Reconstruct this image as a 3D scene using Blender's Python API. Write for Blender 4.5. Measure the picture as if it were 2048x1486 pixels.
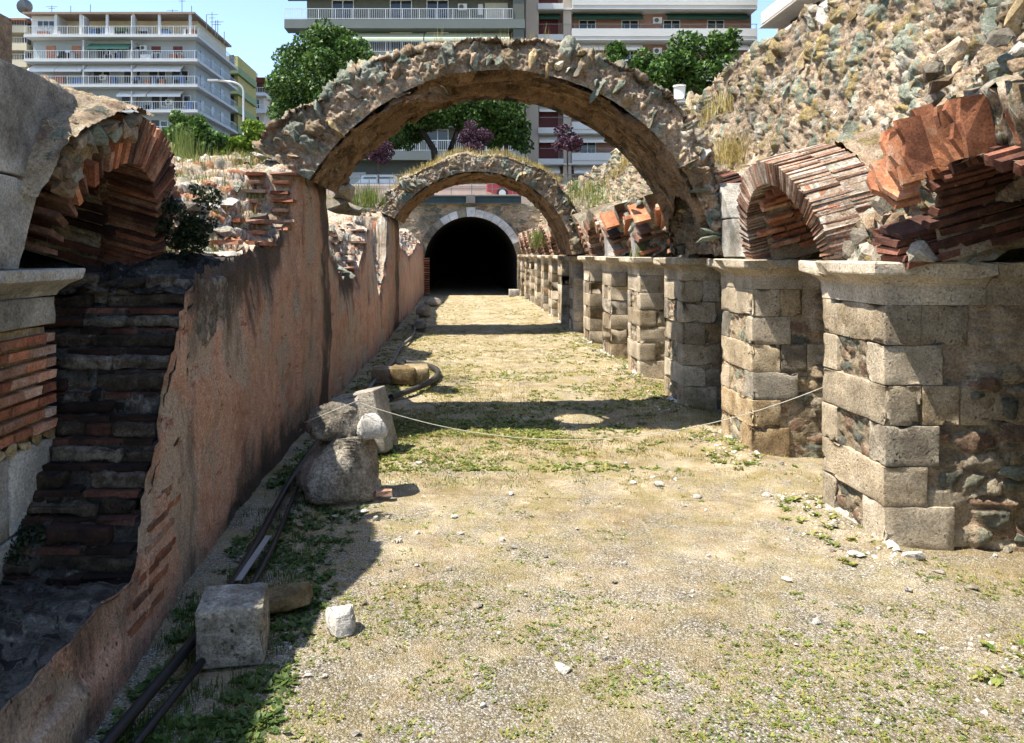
import bpy, bmesh, math, random
import numpy as np
from mathutils import Matrix, Vector

for o in list(bpy.data.objects):
    bpy.data.objects.remove(o, do_unlink=True)
random.seed(7)
RNG = np.random.default_rng(7)
SC = bpy.context.scene
COL = SC.collection

# ------------------------------------------------------------------ camera, sky, sun, exposure
EYE = 2.08          # eye height above the sunken corridor floor (m)
FPX, VPX, VPY = 1560.0, 920.0, 507.0
cam_d = bpy.data.cameras.new('camera')
cam = bpy.data.objects.new('camera', cam_d)
COL.objects.link(cam)
cam.location = (0, 0, EYE)
cam.rotation_euler = (math.radians(90), 0, 0)
cam_d.sensor_width = 36.0
cam_d.lens = FPX / 2048 * 36.0
cam_d.shift_x = (1024 - VPX) / 2048
cam_d.shift_y = -(743 - VPY) / 2048
cam_d.clip_start = 0.05
cam_d.clip_end = 4000
SC.camera = cam

SUN_DIR = Vector((0.50, 0.13, -1.0)).normalized()      # direction the light travels
sun_el = math.asin(-SUN_DIR.z)
to_sun = -SUN_DIR
world = bpy.data.worlds.new('World')
SC.world = world
world.use_nodes = True
wn = world.node_tree
wn.nodes.clear()
w_out = wn.nodes.new('ShaderNodeOutputWorld')
w_bg = wn.nodes.new('ShaderNodeBackground')
w_sky = wn.nodes.new('ShaderNodeTexSky')
w_sky.sky_type = 'NISHITA'
w_sky.sun_disc = False
w_sky.sun_elevation = sun_el
w_sky.sun_rotation = math.atan2(to_sun.x, to_sun.y)
w_sky.air_density = 1.0
w_sky.dust_density = 0.6
w_sky.ozone_density = 1.5
w_bg.inputs['Strength'].default_value = 0.13
wn.links.new(w_sky.outputs[0], w_bg.inputs[0])
wn.links.new(w_bg.outputs[0], w_out.inputs[0])

sun_d = bpy.data.lights.new('sun', 'SUN')
sun_d.energy = 5.0
sun_d.angle = math.radians(0.53)
sun_d.color = (1.0, 0.93, 0.81)
sun = bpy.data.objects.new('sun', sun_d)
COL.objects.link(sun)
sun.rotation_euler = SUN_DIR.to_track_quat('-Z', 'Y').to_euler()
sun.location = (-20, -5, 60)

vs = SC.view_settings
vs.view_transform = 'Standard'
vs.look = 'None'
vs.gamma = 1.0
vs.use_curve_mapping = False
vs.exposure = 1.3
SC.cycles.max_bounces = 4
SC.cycles.diffuse_bounces = 3
SC.cycles.glossy_bounces = 2
SC.cycles.transparent_max_bounces = 6
SC.cycles.caustics_reflective = False
SC.cycles.caustics_refractive = False
SC.cycles.use_denoising = True
SC.cycles.use_adaptive_sampling = True
SC.cycles.adaptive_threshold = 0.03

# ------------------------------------------------------------------ measuring helpers
def P(x, y, d):
    """photograph pixel at a known depth -> place in the world"""
    return Vector(((x - VPX) * d / FPX, d, EYE - (y - VPY) * d / FPX))

def PX(x, y, X):
    """photograph pixel on a known plane X = const"""
    d = X * FPX / (x - VPX)
    return (d, EYE - (y - VPY) * d / FPX)

def lerp_tab(tab, x):
    t = np.asarray(tab, float)
    return np.interp(x, t[:, 0], t[:, 1])

def sstep(a, b, x):
    t = np.clip((x - a) / (b - a), 0, 1)
    return t * t * (3 - 2 * t)

# ------------------------------------------------------------------ numpy noise
def _hash(ix, iy, iz, seed):
    h = (ix.astype(np.uint32) * np.uint32(374761393) + iy.astype(np.uint32) * np.uint32(668265263)
         + iz.astype(np.uint32) * np.uint32(2147483647 - 962287) + np.uint32(seed * 1274126177 & 0xffffffff))
    h = (h ^ (h >> np.uint32(13))) * np.uint32(1274126177)
    h = h ^ (h >> np.uint32(16))
    h = h * np.uint32(2246822519)
    h = h ^ (h >> np.uint32(15))
    return (h & np.uint32(0xffffff)).astype(np.float64) / 16777215.0

def vnoise(p, seed=0):
    i = np.floor(p).astype(np.int64)
    f = p - i
    f = f * f * f * (f * (f * 6 - 15) + 10)
    r = 0
    for dx in (0, 1):
        wx = f[..., 0] if dx else 1 - f[..., 0]
        for dy in (0, 1):
            wy = f[..., 1] if dy else 1 - f[..., 1]
            for dz in (0, 1):
                wz = f[..., 2] if dz else 1 - f[..., 2]
                r = r + wx * wy * wz * _hash(i[..., 0] + dx, i[..., 1] + dy, i[..., 2] + dz, seed)
    return r

def fbm(p, octv=4, seed=0, gain=0.5):
    a, s, r = 1.0, 0.0, 0
    q = p
    for k in range(octv):
        r = r + a * vnoise(q, seed + k)
        s += a
        a *= gain
        q = q * 2.03 + 7.1
    return r / s

def worley(p, seed=0):
    i = np.floor(p).astype(np.int64)
    f1 = np.full(p.shape[:-1], 9.0)
    f2 = np.full(p.shape[:-1], 9.0)
    idr = np.zeros(p.shape[:-1])
    off = np.zeros(p.shape)
    for dx in (-1, 0, 1):
        for dy in (-1, 0, 1):
            for dz in (-1, 0, 1):
                cx, cy, cz = i[..., 0] + dx, i[..., 1] + dy, i[..., 2] + dz
                px = cx + 0.1 + 0.8 * _hash(cx, cy, cz, seed + 11)
                py = cy + 0.1 + 0.8 * _hash(cx, cy, cz, seed + 12)
                pz = cz + 0.1 + 0.8 * _hash(cx, cy, cz, seed + 13)
                d = np.sqrt((px - p[..., 0]) ** 2 + (py - p[..., 1]) ** 2 + (pz - p[..., 2]) ** 2)
                near = d < f1
                f2 = np.where(near, f1, np.minimum(f2, d))
                idr = np.where(near, _hash(cx, cy, cz, seed + 14), idr)
                off = np.where(near[..., None], np.stack([p[..., 0] - px, p[..., 1] - py, p[..., 2] - pz], -1), off)
                f1 = np.where(near, d, f1)
    return f1, f2, idr, off

# ------------------------------------------------------------------ mesh + object helpers
WM = {}

def mesh_from(name, V, F, mat=None, smooth=False, attrs=None, vec=None):
    me = bpy.data.meshes.new(name)
    V = np.asarray(V, np.float32)
    if isinstance(F, np.ndarray):
        k = F.shape[1]
        me.vertices.add(len(V))
        me.vertices.foreach_set('co', V.ravel())
        me.loops.add(F.size)
        me.loops.foreach_set('vertex_index', F.ravel().astype(np.int32))
        me.polygons.add(len(F))
        me.polygons.foreach_set('loop_start', np.arange(0, F.size, k, dtype=np.int32))
        me.polygons.foreach_set('loop_total', np.full(len(F), k, np.int32))
        me.update(calc_edges=True)
    else:
        me.from_pydata(V.tolist(), [], F)
        me.update()
    if smooth:
        me.polygons.foreach_set('use_smooth', np.ones(len(me.polygons), bool))
    if attrs is not None:
        a = me.attributes.new('st', 'FLOAT_COLOR', 'POINT')
        c = np.ones((len(V), 4), np.float32)
        c[:, :3] = attrs
        a.data.foreach_set('color', c.ravel())
    if vec is not None:
        a = me.attributes.new('uvw', 'FLOAT_VECTOR', 'POINT')
        a.data.foreach_set('vector', np.asarray(vec, np.float32).ravel())
    if mat:
        for m in (mat if isinstance(mat, (list, tuple)) else [mat]):
            me.materials.append(m)
    me.validate()
    return me

def place(name, me, parent=None, M=None):
    o = bpy.data.objects.new(name, me)
    COL.objects.link(o)
    M = M if M is not None else Matrix.Identity(4)
    if parent is not None:
        o.parent = parent
        o.matrix_basis = WM[parent.name].inverted() @ M
    else:
        o.matrix_basis = M
    WM[o.name] = M.copy()
    return o

def tag(o, label=None, cat=None, group=None, kind=None):
    if label: o['label'] = label
    if cat: o['category'] = cat
    if group: o['group'] = group
    if kind: o['kind'] = kind
    elif cat: o['kind'] = 'thing'
    return o

def thing(name, label, cat, loc=(0, 0, 0), group=None):
    o = bpy.data.objects.new(name, None)
    COL.objects.link(o)
    o.location = loc
    o.empty_display_size = 0.2
    WM[o.name] = Matrix.Translation(Vector(loc))
    return tag(o, label, cat, group)

def axes(loc, ex, ey, ez, s=(1, 1, 1)):
    ex, ey, ez = Vector(ex) * s[0], Vector(ey) * s[1], Vector(ez) * s[2]
    return Matrix(((ex[0], ey[0], ez[0], loc[0]), (ex[1], ey[1], ez[1], loc[1]),
                   (ex[2], ey[2], ez[2], loc[2]), (0, 0, 0, 1)))

def basis_from_normal(n, spin=0.0, up=Vector((0, 0, 1))):
    n = Vector(n).normalized()
    t = up.cross(n)
    if t.length < 1e-3:
        t = Vector((1, 0, 0))
    t.normalize()
    b = n.cross(t)
    c, s = math.cos(spin), math.sin(spin)
    return t * c + b * s, b * c - t * s, n

class MB:
    """collects boxes / tubes of ONE part"""
    def __init__(self):
        self.V, self.F = [], []
    def box(self, x0, x1, y0, y1, z0, z1):
        b = len(self.V)
        self.V += [(x0, y0, z0), (x1, y0, z0), (x1, y1, z0), (x0, y1, z0),
                   (x0, y0, z1), (x1, y0, z1), (x1, y1, z1), (x0, y1, z1)]
        self.F += [[b, b + 3, b + 2, b + 1], [b + 4, b + 5, b + 6, b + 7], [b, b + 1, b + 5, b + 4],
                   [b + 1, b + 2, b + 6, b + 5], [b + 2, b + 3, b + 7, b + 6], [b + 3, b, b + 4, b + 7]]
        return self
    def tube(self, pts, r, n=6, caps=True):
        pts = [Vector(p) for p in pts]
        rs = r if isinstance(r, (list, tuple)) else [r] * len(pts)
        b = len(self.V)
        for i, p in enumerate(pts):
            t = (pts[min(i + 1, len(pts) - 1)] - pts[max(i - 1, 0)]).normalized()
            u = t.cross(Vector((0, 0, 1)))
            if u.length < 1e-2:
                u = t.cross(Vector((1, 0, 0)))
            u.normalize()
            v = t.cross(u)
            for k in range(n):
                a = 2 * math.pi * k / n
                self.V.append(tuple(p + (u * math.cos(a) + v * math.sin(a)) * rs[i]))
        for i in range(len(pts) - 1):
            for k in range(n):
                k2 = (k + 1) % n
                self.F.append([b + i * n + k, b + i * n + k2, b + (i + 1) * n + k2, b + (i + 1) * n + k])
        if caps:
            self.F.append([b + k for k in range(n)])
            e = b + (len(pts) - 1) * n
            self.F.append([e + n - 1 - k for k in range(n)])
        return self
    def prism(self, poly, axis_from, axis_to):
        """poly: list of (y, z); extruded along X"""
        b, n = len(self.V), len(poly)
        self.V += [(axis_from, p[0], p[1]) for p in poly] + [(axis_to, p[0], p[1]) for p in poly]
        self.F.append([b + i for i in range(n)])
        self.F.append([b + n + n - 1 - i for i in range(n)])
        for i in range(n):
            j = (i + 1) % n
            self.F.append([b + i, b + n + i, b + n + j, b + j])
        return self
    def build(self, name, mat, parent=None, smooth=False):
        return place(name, mesh_from(name, np.array(self.V), self.F, mat, smooth), parent)

def grid_faces(n, m, keep=None, flip=False):
    idx = np.arange(n * m).reshape(n, m)
    a, b, c, d = idx[:-1, :-1], idx[1:, :-1], idx[1:, 1:], idx[:-1, 1:]
    F = np.stack([a, b, c, d] if not flip else [a, d, c, b], -1)
    if keep is not None:
        return F[keep]
    return F.reshape(-1, 4)

def grid_normals(Pg):
    du = np.gradient(Pg, axis=0)
    dv = np.gradient(Pg, axis=1)
    n = np.cross(du, dv)
    return n / (np.linalg.norm(n, axis=-1, keepdims=True) + 1e-9)

def sheet(name, Pg, mat, parent=None, disp=None, st=None, flip=False, smooth=False, keep=None, vec=None):
    """a displaced grid; Pg (n,m,3)"""
    Nn = grid_normals(Pg) * (-1 if flip else 1)
    Q = Pg if disp is None else Pg + Nn * disp[..., None]
    n, m = Pg.shape[:2]
    me = mesh_from(name, Q.reshape(-1, 3), grid_faces(n, m, keep, flip), mat, smooth,
                   None if st is None else st.reshape(-1, 3), None if vec is None else vec.reshape(-1, 3))
    return place(name, me, parent), Q, Nn

def rubble(C, cell, amp=0.05, rough=0.03, seed=1, hold=0.25, edge=None, warp=0.35):
    """stones standing proud of mortar: displacement and the attribute (stone id, stone mask, large noise)"""
    cell = np.asarray(cell, float)
    w = np.stack([fbm(C * 7 + 3.1 * k, 2, seed + 5 * k) for k in range(3)], -1) - 0.5
    f1, f2, rid, off = worley(C / cell + w * warp, seed)
    m = sstep(0.03, 0.17, f2 - f1) * (rid > hold)
    h2 = np.mod(rid * 7.31, 1.0)
    # each stone is a tilted, broken face
    tilt = np.stack([np.mod(rid * 13.7, 1.0), np.mod(rid * 29.3, 1.0), np.mod(rid * 47.9, 1.0)], -1) - 0.5
    fac = (off * tilt).sum(-1)
    fac2 = np.abs((off * tilt[..., [2, 0, 1]]).sum(-1))
    big = fbm(C * 1.3, 3, seed + 40)
    fine = fbm(C * 9, 4, seed + 60, 0.62) - 0.5
    # small broken pieces in the mortar
    g1, g2, gid, _ = worley(C / (cell * .34) + w * .6, seed + 7)
    chip = sstep(.04, .3, g2 - g1) * (gid > .45) * (1 - m)
    rg = 1 - np.abs(fbm(C * 15 + 5, 3, seed + 90, .6) - .5) * 4
    rg2 = np.abs(fbm(C * 30 + 9, 2, seed + 95, .6) - .5)
    d = rough * .55 * (-np.clip(rg, 0, 1) ** 3) + rough * 1.1 * rg2 + amp * m * (0.35 + 0.8 * h2 + 1.3 * fac - .9 * fac2) + amp * .3 * chip * np.mod(gid * 5.1, 1.0) + rough * 2.4 * fine + rough * 1.5 * (big - 0.5)
    rid = np.where(chip > .5, gid, rid)
    m = np.maximum(m, chip * .8 * (np.mod(gid * 9.7, 1) > .4))
    if edge is not None:
        d = d * edge
    return d, np.stack([np.mod(rid * 3.77, 1.0), m, big], -1)

def geo_space(a, b, n, p=2.0):
    """samples from a to b, evenly spaced in perspective (1/Y)"""
    t = np.linspace(0, 1, n)
    return 1.0 / ((1 - t) / a + t / b)

_boxcache = {}
def rough_box_mesh(name, dx, dy, dz, mat, seg=4, rnd=0.02, rough=0.008, seed=0, freq=9.0):
    """worn block, rounded arrises, uneven faces; centred on the origin"""
    h = np.array([dx, dy, dz]) / 2
    rnd = min(rnd, 0.45 * h.min())
    def line(hh):
        inner = np.linspace(-hh + rnd, hh - rnd, max(2, seg))
        return np.concatenate([[-hh], inner, [hh]])
    L = [line(h[0]), line(h[1]), line(h[2])]
    V, F, key = [], [], {}
    def vid(i, j, k):
        t = (i, j, k)
        if t not in key:
            key[t] = len(V)
            V.append((L[0][i], L[1][j], L[2][k]))
        return key[t]
    n = [len(l) for l in L]
    for ax in range(3):
        u, v = (ax + 1) % 3, (ax + 2) % 3
        for side in (0, n[ax] - 1):
            for a in range(n[u] - 1):
                for b in range(n[v] - 1):
                    q = []
                    for (da, db) in ((0, 0), (1, 0), (1, 1), (0, 1)):
                        t = [0, 0, 0]
                        t[ax], t[u], t[v] = side, a + da, b + db
                        q.append(vid(*t))
                    F.append(q if side else q[::-1])
    V = np.array(V)
    q = np.clip(V, -(h - rnd), h - rnd)
    nn = V - q
    ln = np.linalg.norm(nn, axis=1, keepdims=True)
    nn = nn / np.maximum(ln, 1e-9)
    V = q + nn * rnd
    off = np.array([seed * 1.37, seed * 2.11, seed * 0.77])
    f = fbm(V * freq + off, 4, seed % 97, 0.6) - 0.5
    f2 = fbm(V * freq * 2.7 + off, 3, seed % 89) - 0.5
    nedge = (np.abs(q) >= h - rnd - 1e-6).sum(1)
    chip = (nedge >= 2) * np.maximum(0, fbm(V * 7 + off, 3, seed % 71) - .56) * .16
    V = V + nn * (f * 1.3 * rough + f2 * 1.1 * rough - np.minimum(chip, .03))[:, None]
    return mesh_from(name, V, np.array(F), mat, False)

def hull_mesh(name, mat, seed, n=15, squash=(1, 1, 1), jitter=0.25):
    r = np.random.default_rng(seed)
    p = r.normal(size=(n, 3))
    p /= np.linalg.norm(p, axis=1, keepdims=True)
    p *= 1 - jitter * r.random((n, 1))
    p = np.sign(p) * np.abs(p) ** 0.8
    p = p * np.array(squash) * 0.5
    bm = bmesh.new()
    vs_ = [bm.verts.new(tuple(q)) for q in p]
    ret = bmesh.ops.convex_hull(bm, input=vs_)
    for v in [v for v in bm.verts if not v.link_faces]:
        bm.verts.remove(v)
    bmesh.ops.subdivide_edges(bm, edges=[e for e in bm.edges if e.calc_length() > .3], cuts=1)
    bmesh.ops.triangulate(bm, faces=bm.faces)
    for v in bm.verts:
        v.co *= 1 + r.uniform(-.09, .07)
    me = bpy.data.meshes.new(name)
    bm.to_mesh(me)
    bm.free()
    me.materials.append(mat)
    return me

def boulder_mesh(name, mat, seed, dims, cuts=9, sub=4, rough=0.05, freq=3.0, box=0.75):
    r = np.random.default_rng(seed)
    bm = bmesh.new()
    bmesh.ops.create_icosphere(bm, subdivisions=sub, radius=1.0)
    V = np.array([v.co[:] for v in bm.verts])
    F = np.array([[v.index for v in f.verts] for f in bm.faces])
    bm.free()
    V = np.sign(V) * np.abs(V) ** box
    for k in range(cuts):
        n = r.normal(size=3)
        n /= np.linalg.norm(n)
        n[2] = abs(n[2])
        lim = 0.66 + 0.3 * r.random()
        d = V @ n
        V = V - np.outer(np.maximum(0, d - lim) * 0.93, n)
    V *= (1 + rough * 2 * (fbm(V * freq + seed, 4, seed, 0.6) - 0.5) + rough * 1.2 * (fbm(V * freq * 4 + seed, 3, seed + 8, 0.6) - 0.5))[:, None]
    V = V / (V.max(0) - V.min(0)) * np.array(dims)
    V -= np.array([0, 0, V[:, 2].min()])
    return mesh_from(name, V, F, mat, False)

def instances(base_V, base_F, locs, mats3):
    """joins many copies (N,3,3 matrices) of one small shape into arrays"""
    n, k = len(locs), len(base_V)
    V = np.einsum('nij,kj->nki', mats3, base_V) + locs[:, None, :]
    F = base_F[None] + (np.arange(n) * k)[:, None, None]
    return V.reshape(-1, 3), F.reshape(-1, base_F.shape[1])

def rand_rot(n, rng):
    q = rng.normal(size=(n, 4))
    q /= np.linalg.norm(q, axis=1, keepdims=True)
    w, x, y, z = q.T
    return np.stack([np.stack([1 - 2 * (y * y + z * z), 2 * (x * y - z * w), 2 * (x * z + y * w)], -1),
                     np.stack([2 * (x * y + z * w), 1 - 2 * (x * x + z * z), 2 * (y * z - x * w)], -1),
                     np.stack([2 * (x * z - y * w), 2 * (y * z + x * w), 1 - 2 * (x * x + y * y)], -1)], 1)

# ------------------------------------------------------------------ materials
class G:
    def __init__(self, name):
        self.m = bpy.data.materials.new(name)
        self.m.use_nodes = True
        self.t = self.m.node_tree
        self.t.nodes.clear()
        self.out = self.t.nodes.new('ShaderNodeOutputMaterial')
        self.bsdf = self.n('ShaderNodeBsdfPrincipled')
        self.t.links.new(self.bsdf.outputs[0], self.out.inputs[0])
    def n(self, typ, props=None, **ins):
        nd = self.t.nodes.new(typ)
        for k, v in (props or {}).items():
            setattr(nd, k, v)
        for k, v in ins.items():
            self.set(nd, k.replace('_', ' '), v)
        return nd
    def set(self, nd, key, v):
        s = nd.inputs[int(key[1:])] if key[0] == 'i' and key[1:].isdigit() else nd.inputs[key]
        if isinstance(v, bpy.types.NodeSocket):
            self.t.links.new(v, s)
        elif isinstance(v, (tuple, list)) and len(v) == 3 and s.type == 'RGBA':
            s.default_value = (*v, 1)
        else:
            s.default_value = v
    def pos(self):
        return self.n('ShaderNodeNewGeometry').outputs['Position']
    def noise(self, vec, scale, detail=5, rough=0.6, dist=0.0):
        return self.n('ShaderNodeTexNoise', Vector=vec, Scale=scale, Detail=detail, Roughness=rough, Distortion=dist).outputs['Fac']
    def scalevec(self, vec, s):
        return self.n('ShaderNodeVectorMath', {'operation': 'MULTIPLY'}, i0=vec, i1=s).outputs[0]
    def ramp(self, fac, stops, interp='LINEAR'):
        r = self.n('ShaderNodeValToRGB', Fac=fac)
        r.color_ramp.interpolation = interp
        e = r.color_ramp.elements
        while len(e) < len(stops):
            e.new(0.5)
        for el, (p, c) in zip(e, stops):
            el.position = p
            el.color = (*c, 1) if len(c) == 3 else c
        return r.outputs[0]
    def math(self, op, a, b=0.0, clamp=False):
        return self.n('ShaderNodeMath', {'operation': op, 'use_clamp': clamp}, i0=a, i1=b).outputs[0]
    def mapr(self, v, a, b, c, d):
        return self.n('ShaderNodeMapRange', Value=v, From_Min=a, From_Max=b, To_Min=c, To_Max=d).outputs[0]
    def mix(self, f, a, b, mode='MIX'):
        nd = self.n('ShaderNodeMix', {'data_type': 'RGBA', 'blend_type': mode})
        self.set(nd, 'i0', f)
        self.set(nd, 'i6', a)
        self.set(nd, 'i7', b)
        return nd.outputs[2]
    def mul(self, col, v):
        """colour times a grey value"""
        nd = self.n('ShaderNodeVectorMath', {'operation': 'SCALE'}, i0=col)
        self.set(nd, 'Scale', v)
        return nd.outputs[0]
    def fin(self, col, rough=0.9, bump=None, strength=0.5, dist=0.02, spec=0.25, metal=0.0):
        self.set(self.bsdf, 'Base Color', col)
        self.set(self.bsdf, 'Roughness', rough)
        self.bsdf.inputs['Specular IOR Level'].default_value = spec
        self.bsdf.inputs['Metallic'].default_value = metal
        if bump is not None:
            b = self.n('ShaderNodeBump', Strength=strength, Distance=dist, Height=bump)
            self.t.links.new(b.outputs[0], self.bsdf.inputs['Normal'])
        return self.m

def stone_mat(name, cols, scale=5, fine=45, rand=0.3, bump=0.6, dist=0.015, pits=0.0, stain=0.35, rough=0.92, island=False, streak=None):
    g = G(name)
    p = g.pos()
    if streak:
        p = g.scalevec(p, streak)
    oi = g.n('ShaderNodeNewGeometry').outputs['Random Per Island'] if island else g.n('ShaderNodeObjectInfo').outputs['Random']
    n1 = g.noise(p, scale, 5, 0.66)
    sh = g.math('ADD', n1, g.math('MULTIPLY', g.math('SUBTRACT', oi, 0.5), rand * 1.2))
    k = len(cols)
    c = g.ramp(sh, [(0.25 + 0.5 * i / max(1, k - 1), cols[i]) for i in range(k)])
    nf = g.noise(p, fine, 4, 0.8)
    c = g.mul(c, g.mapr(nf, 0.3, 0.7, 0.45, 1.42))
    if stain:
        ns = g.noise(p, 2.3, 4, 0.7)
        c = g.mul(c, g.mapr(ns, 0.35, 0.65, 1 - stain, 1.0 + stain * 0.35))
    c = g.mul(c, g.mapr(g.math('FRACT', g.math('MULTIPLY', oi, 7.13)), 0, 1, 1 - rand, 1 + rand * 0.6))
    h = g.math('ADD', g.math('MULTIPLY', n1, 0.7), g.math('MULTIPLY', nf, 0.8))
    if pits:
        v = g.n('ShaderNodeTexVoronoi', Vector=g.n('ShaderNodeVectorMath', {'operation': 'ADD'}, i0=p, i1=g.mul(g.n('ShaderNodeTexNoise', Vector=p, Scale=30.0).outputs['Color'], .04)).outputs[0], Scale=26).outputs['Distance']
        keepv = g.mapr(g.noise(p, 7, 3), .48, .6, 0, 1)
        pit = g.math('MULTIPLY', g.math('SUBTRACT', 1, g.mapr(v, 0.1, 0.32, 0, 1)), keepv, True)
        c = g.mul(c, g.math('SUBTRACT', 1, g.math('MULTIPLY', pit, pits)))
        h = g.math('SUBTRACT', h, g.math('MULTIPLY', pit, 0.8))
    return g.fin(c, rough, h, bump, dist)

def rubble_mat(name, stones, mortar, fine=50, bump=0.8, dist=0.02, dirt=0.35):
    """uses the mesh attribute st = (stone id, stone mask, large noise)"""
    g = G(name)
    p = g.pos()
    a = g.n('ShaderNodeAttribute', {'attribute_name': 'st'})
    s = g.n('ShaderNodeSeparateColor', Color=a.outputs['Color'])
    rid, mask, big = s.outputs[0], s.outputs[1], s.outputs[2]
    k = len(stones)
    sc = g.ramp(rid, [(i / k, stones[i]) for i in range(k)], 'CONSTANT')
    n1 = g.noise(p, 14, 4, 0.7)
    nf = g.noise(p, fine, 4, 0.8)
    sc = g.mul(sc, g.mapr(n1, 0.3, 0.7, 0.6, 1.35))
    mk = len(mortar)
    mc = g.ramp(g.noise(p, 7, 5, 0.78), [(0.28 + 0.44 * i / max(1, mk - 1), mortar[i]) for i in range(mk)])
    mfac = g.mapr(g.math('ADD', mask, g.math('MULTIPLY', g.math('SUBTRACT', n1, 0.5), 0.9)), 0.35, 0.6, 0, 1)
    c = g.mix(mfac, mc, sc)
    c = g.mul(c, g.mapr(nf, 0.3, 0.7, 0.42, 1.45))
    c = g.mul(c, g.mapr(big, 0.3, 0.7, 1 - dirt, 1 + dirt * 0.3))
    h = g.math('ADD', g.math('MULTIPLY', n1, 0.6), g.math('MULTIPLY', nf, 0.7))
    return g.fin(c, 0.95, h, bump, dist, 0.15)

def plain(name, col, rough=0.8, var=0.12, scale=3.0, metal=0.0, spec=0.3, bump=None):
    g = G(name)
    p = g.pos()
    n = g.noise(p, scale, 5, 0.6)
    oi = g.n('ShaderNodeObjectInfo').outputs['Random']
    c = g.mul(g.mul(g.n('ShaderNodeRGB').outputs[0], g.mapr(n, 0.3, 0.7, 1 - var, 1 + var)), g.mapr(oi, 0, 1, 1 - var * 0.6, 1 + var * 0.6))
    for nd in g.t.nodes:
        if nd.type == 'RGB':
            nd.outputs[0].default_value = (*col, 1)
    return g.fin(c, rough, n if bump else None, bump or 0.1, 0.01, spec, metal)

def leaf_mat(name, cols, trans=0.25, rough=0.55):
    g = G(name)
    isl = g.n('ShaderNodeNewGeometry').outputs['Random Per Island']
    k = len(cols)
    c = g.ramp(isl, [(i / max(1, k - 1), cols[i]) for i in range(k)])
    big = g.noise(g.pos(), 1.1, 3)
    c = g.mul(c, g.mapr(big, 0.3, 0.7, 0.75, 1.2))
    g.fin(c, rough, None, spec=0.3)
    tr = g.n('ShaderNodeBsdfTranslucent', Color=c)
    mx = g.n('ShaderNodeMixShader', Fac=trans)
    g.t.links.new(g.bsdf.outputs[0], mx.inputs[1])
    g.t.links.new(tr.outputs[0], mx.inputs[2])
    g.t.links.new(mx.outputs[0], g.out.inputs[0])
    return g.m

M = {}
M['ashlar'] = stone_mat('pitted_ashlar', [(.26, .19, .11), (.40, .315, .205), (.50, .41, .29), (.57, .49, .38)], 5, 55, .25, .9, .025, .5, .4)
M['ashlar_grey'] = stone_mat('grey_ashlar', [(.22, .185, .14), (.35, .305, .235), (.45, .40, .325), (.54, .49, .415)], 6, 50, .35, .9, .025, .55, .45)
M['ashlar_ochre'] = stone_mat('ochre_ashlar', [(.24, .16, .08), (.38, .27, .15), (.49, .375, .23), (.55, .45, .31)], 6, 50, .35, .9, .025, .5, .45)
M['ashlar_pale'] = stone_mat('pale_ashlar', [(.33, .265, .175), (.48, .40, .29), (.58, .50, .39)], 5, 55, .2, .8, .02, .4, .35)
M['marble'] = stone_mat('grey_marble', [(.30, .29, .265), (.42, .41, .385), (.50, .49, .465)], 3, 70, .12, .3, .008, .0, .3)
M['marble_old'] = stone_mat('stained_marble', [(.13, .115, .09), (.29, .27, .235), (.40, .385, .35), (.47, .46, .43)], 2.4, 60, .15, .6, .012, .25, .5)
M['marble_white'] = stone_mat('white_marble', [(.46, .45, .43), (.60, .59, .57), (.68, .67, .65)], 3, 60, .12, .3, .008, 0, .25)
M['brick'] = stone_mat('red_brick', [(.20, .075, .045), (.33, .12, .065), (.42, .18, .10), (.46, .28, .20)], 9, 70, .35, .6, .01, .2, .45)
M['brick_pale'] = stone_mat('dusty_brick', [(.28, .14, .09), (.38, .20, .13), (.46, .30, .22), (.52, .42, .34)], 9, 70, .35, .6, .01, .2, .4)
M['crust'] = stone_mat('lichen_crust', [(.022, .017, .012), (.065, .048, .034), (.105, .083, .062), (.24, .215, .18)], 16, 70, .3, 1.0, .02, .3, .5)
M['brick_dust'] = stone_mat('lime_dusted_brick', [(.24, .135, .09), (.34, .225, .16), (.43, .335, .26), (.50, .43, .36)], 12, 60, .35, .7, .012, .2, .4)
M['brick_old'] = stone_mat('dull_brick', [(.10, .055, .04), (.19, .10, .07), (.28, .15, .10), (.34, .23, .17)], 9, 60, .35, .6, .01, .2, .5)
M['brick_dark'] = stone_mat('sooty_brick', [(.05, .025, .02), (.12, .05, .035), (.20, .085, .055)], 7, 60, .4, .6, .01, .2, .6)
M['tile'] = stone_mat('terracotta_tile', [(.20, .075, .04), (.33, .125, .062), (.41, .175, .09), (.44, .28, .19)], 5, 60, .25, .5, .01, .12, .45)
M['green'] = stone_mat('green_schist', [(.10, .115, .085), (.17, .19, .145), (.26, .28, .22), (.37, .375, .31)], 7, 40, .35, .9, .02, 0, .3, streak=(1.0, 1.0, 2.2))
M['ochre'] = stone_mat('ochre_stone', [(.16, .11, .05), (.28, .205, .105), (.38, .29, .165), (.46, .39, .28)], 8, 40, .35, .9, .02, 0, .3)
M['grey'] = stone_mat('grey_stone', [(.14, .12, .09), (.24, .21, .165), (.36, .32, .26)], 8, 40, .35, .9, .02, 0, .3)
M['brown'] = stone_mat('brown_stone', [(.16, .11, .07), (.28, .20, .13), (.38, .30, .21)], 8, 40, .35, .9, .02, 0, .3)
M['white'] = stone_mat('white_limestone', [(.26, .23, .19), (.41, .38, .33), (.51, .485, .44), (.57, .55, .51)], 8, 45, .3, .8, .02, .2, .3)
M['boulder'] = stone_mat('weathered_boulder', [(.09, .08, .06), (.22, .19, .15), (.38, .34, .28), (.52, .49, .43)], 5, 40, .15, 1.0, .03, .5, .5)
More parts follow.
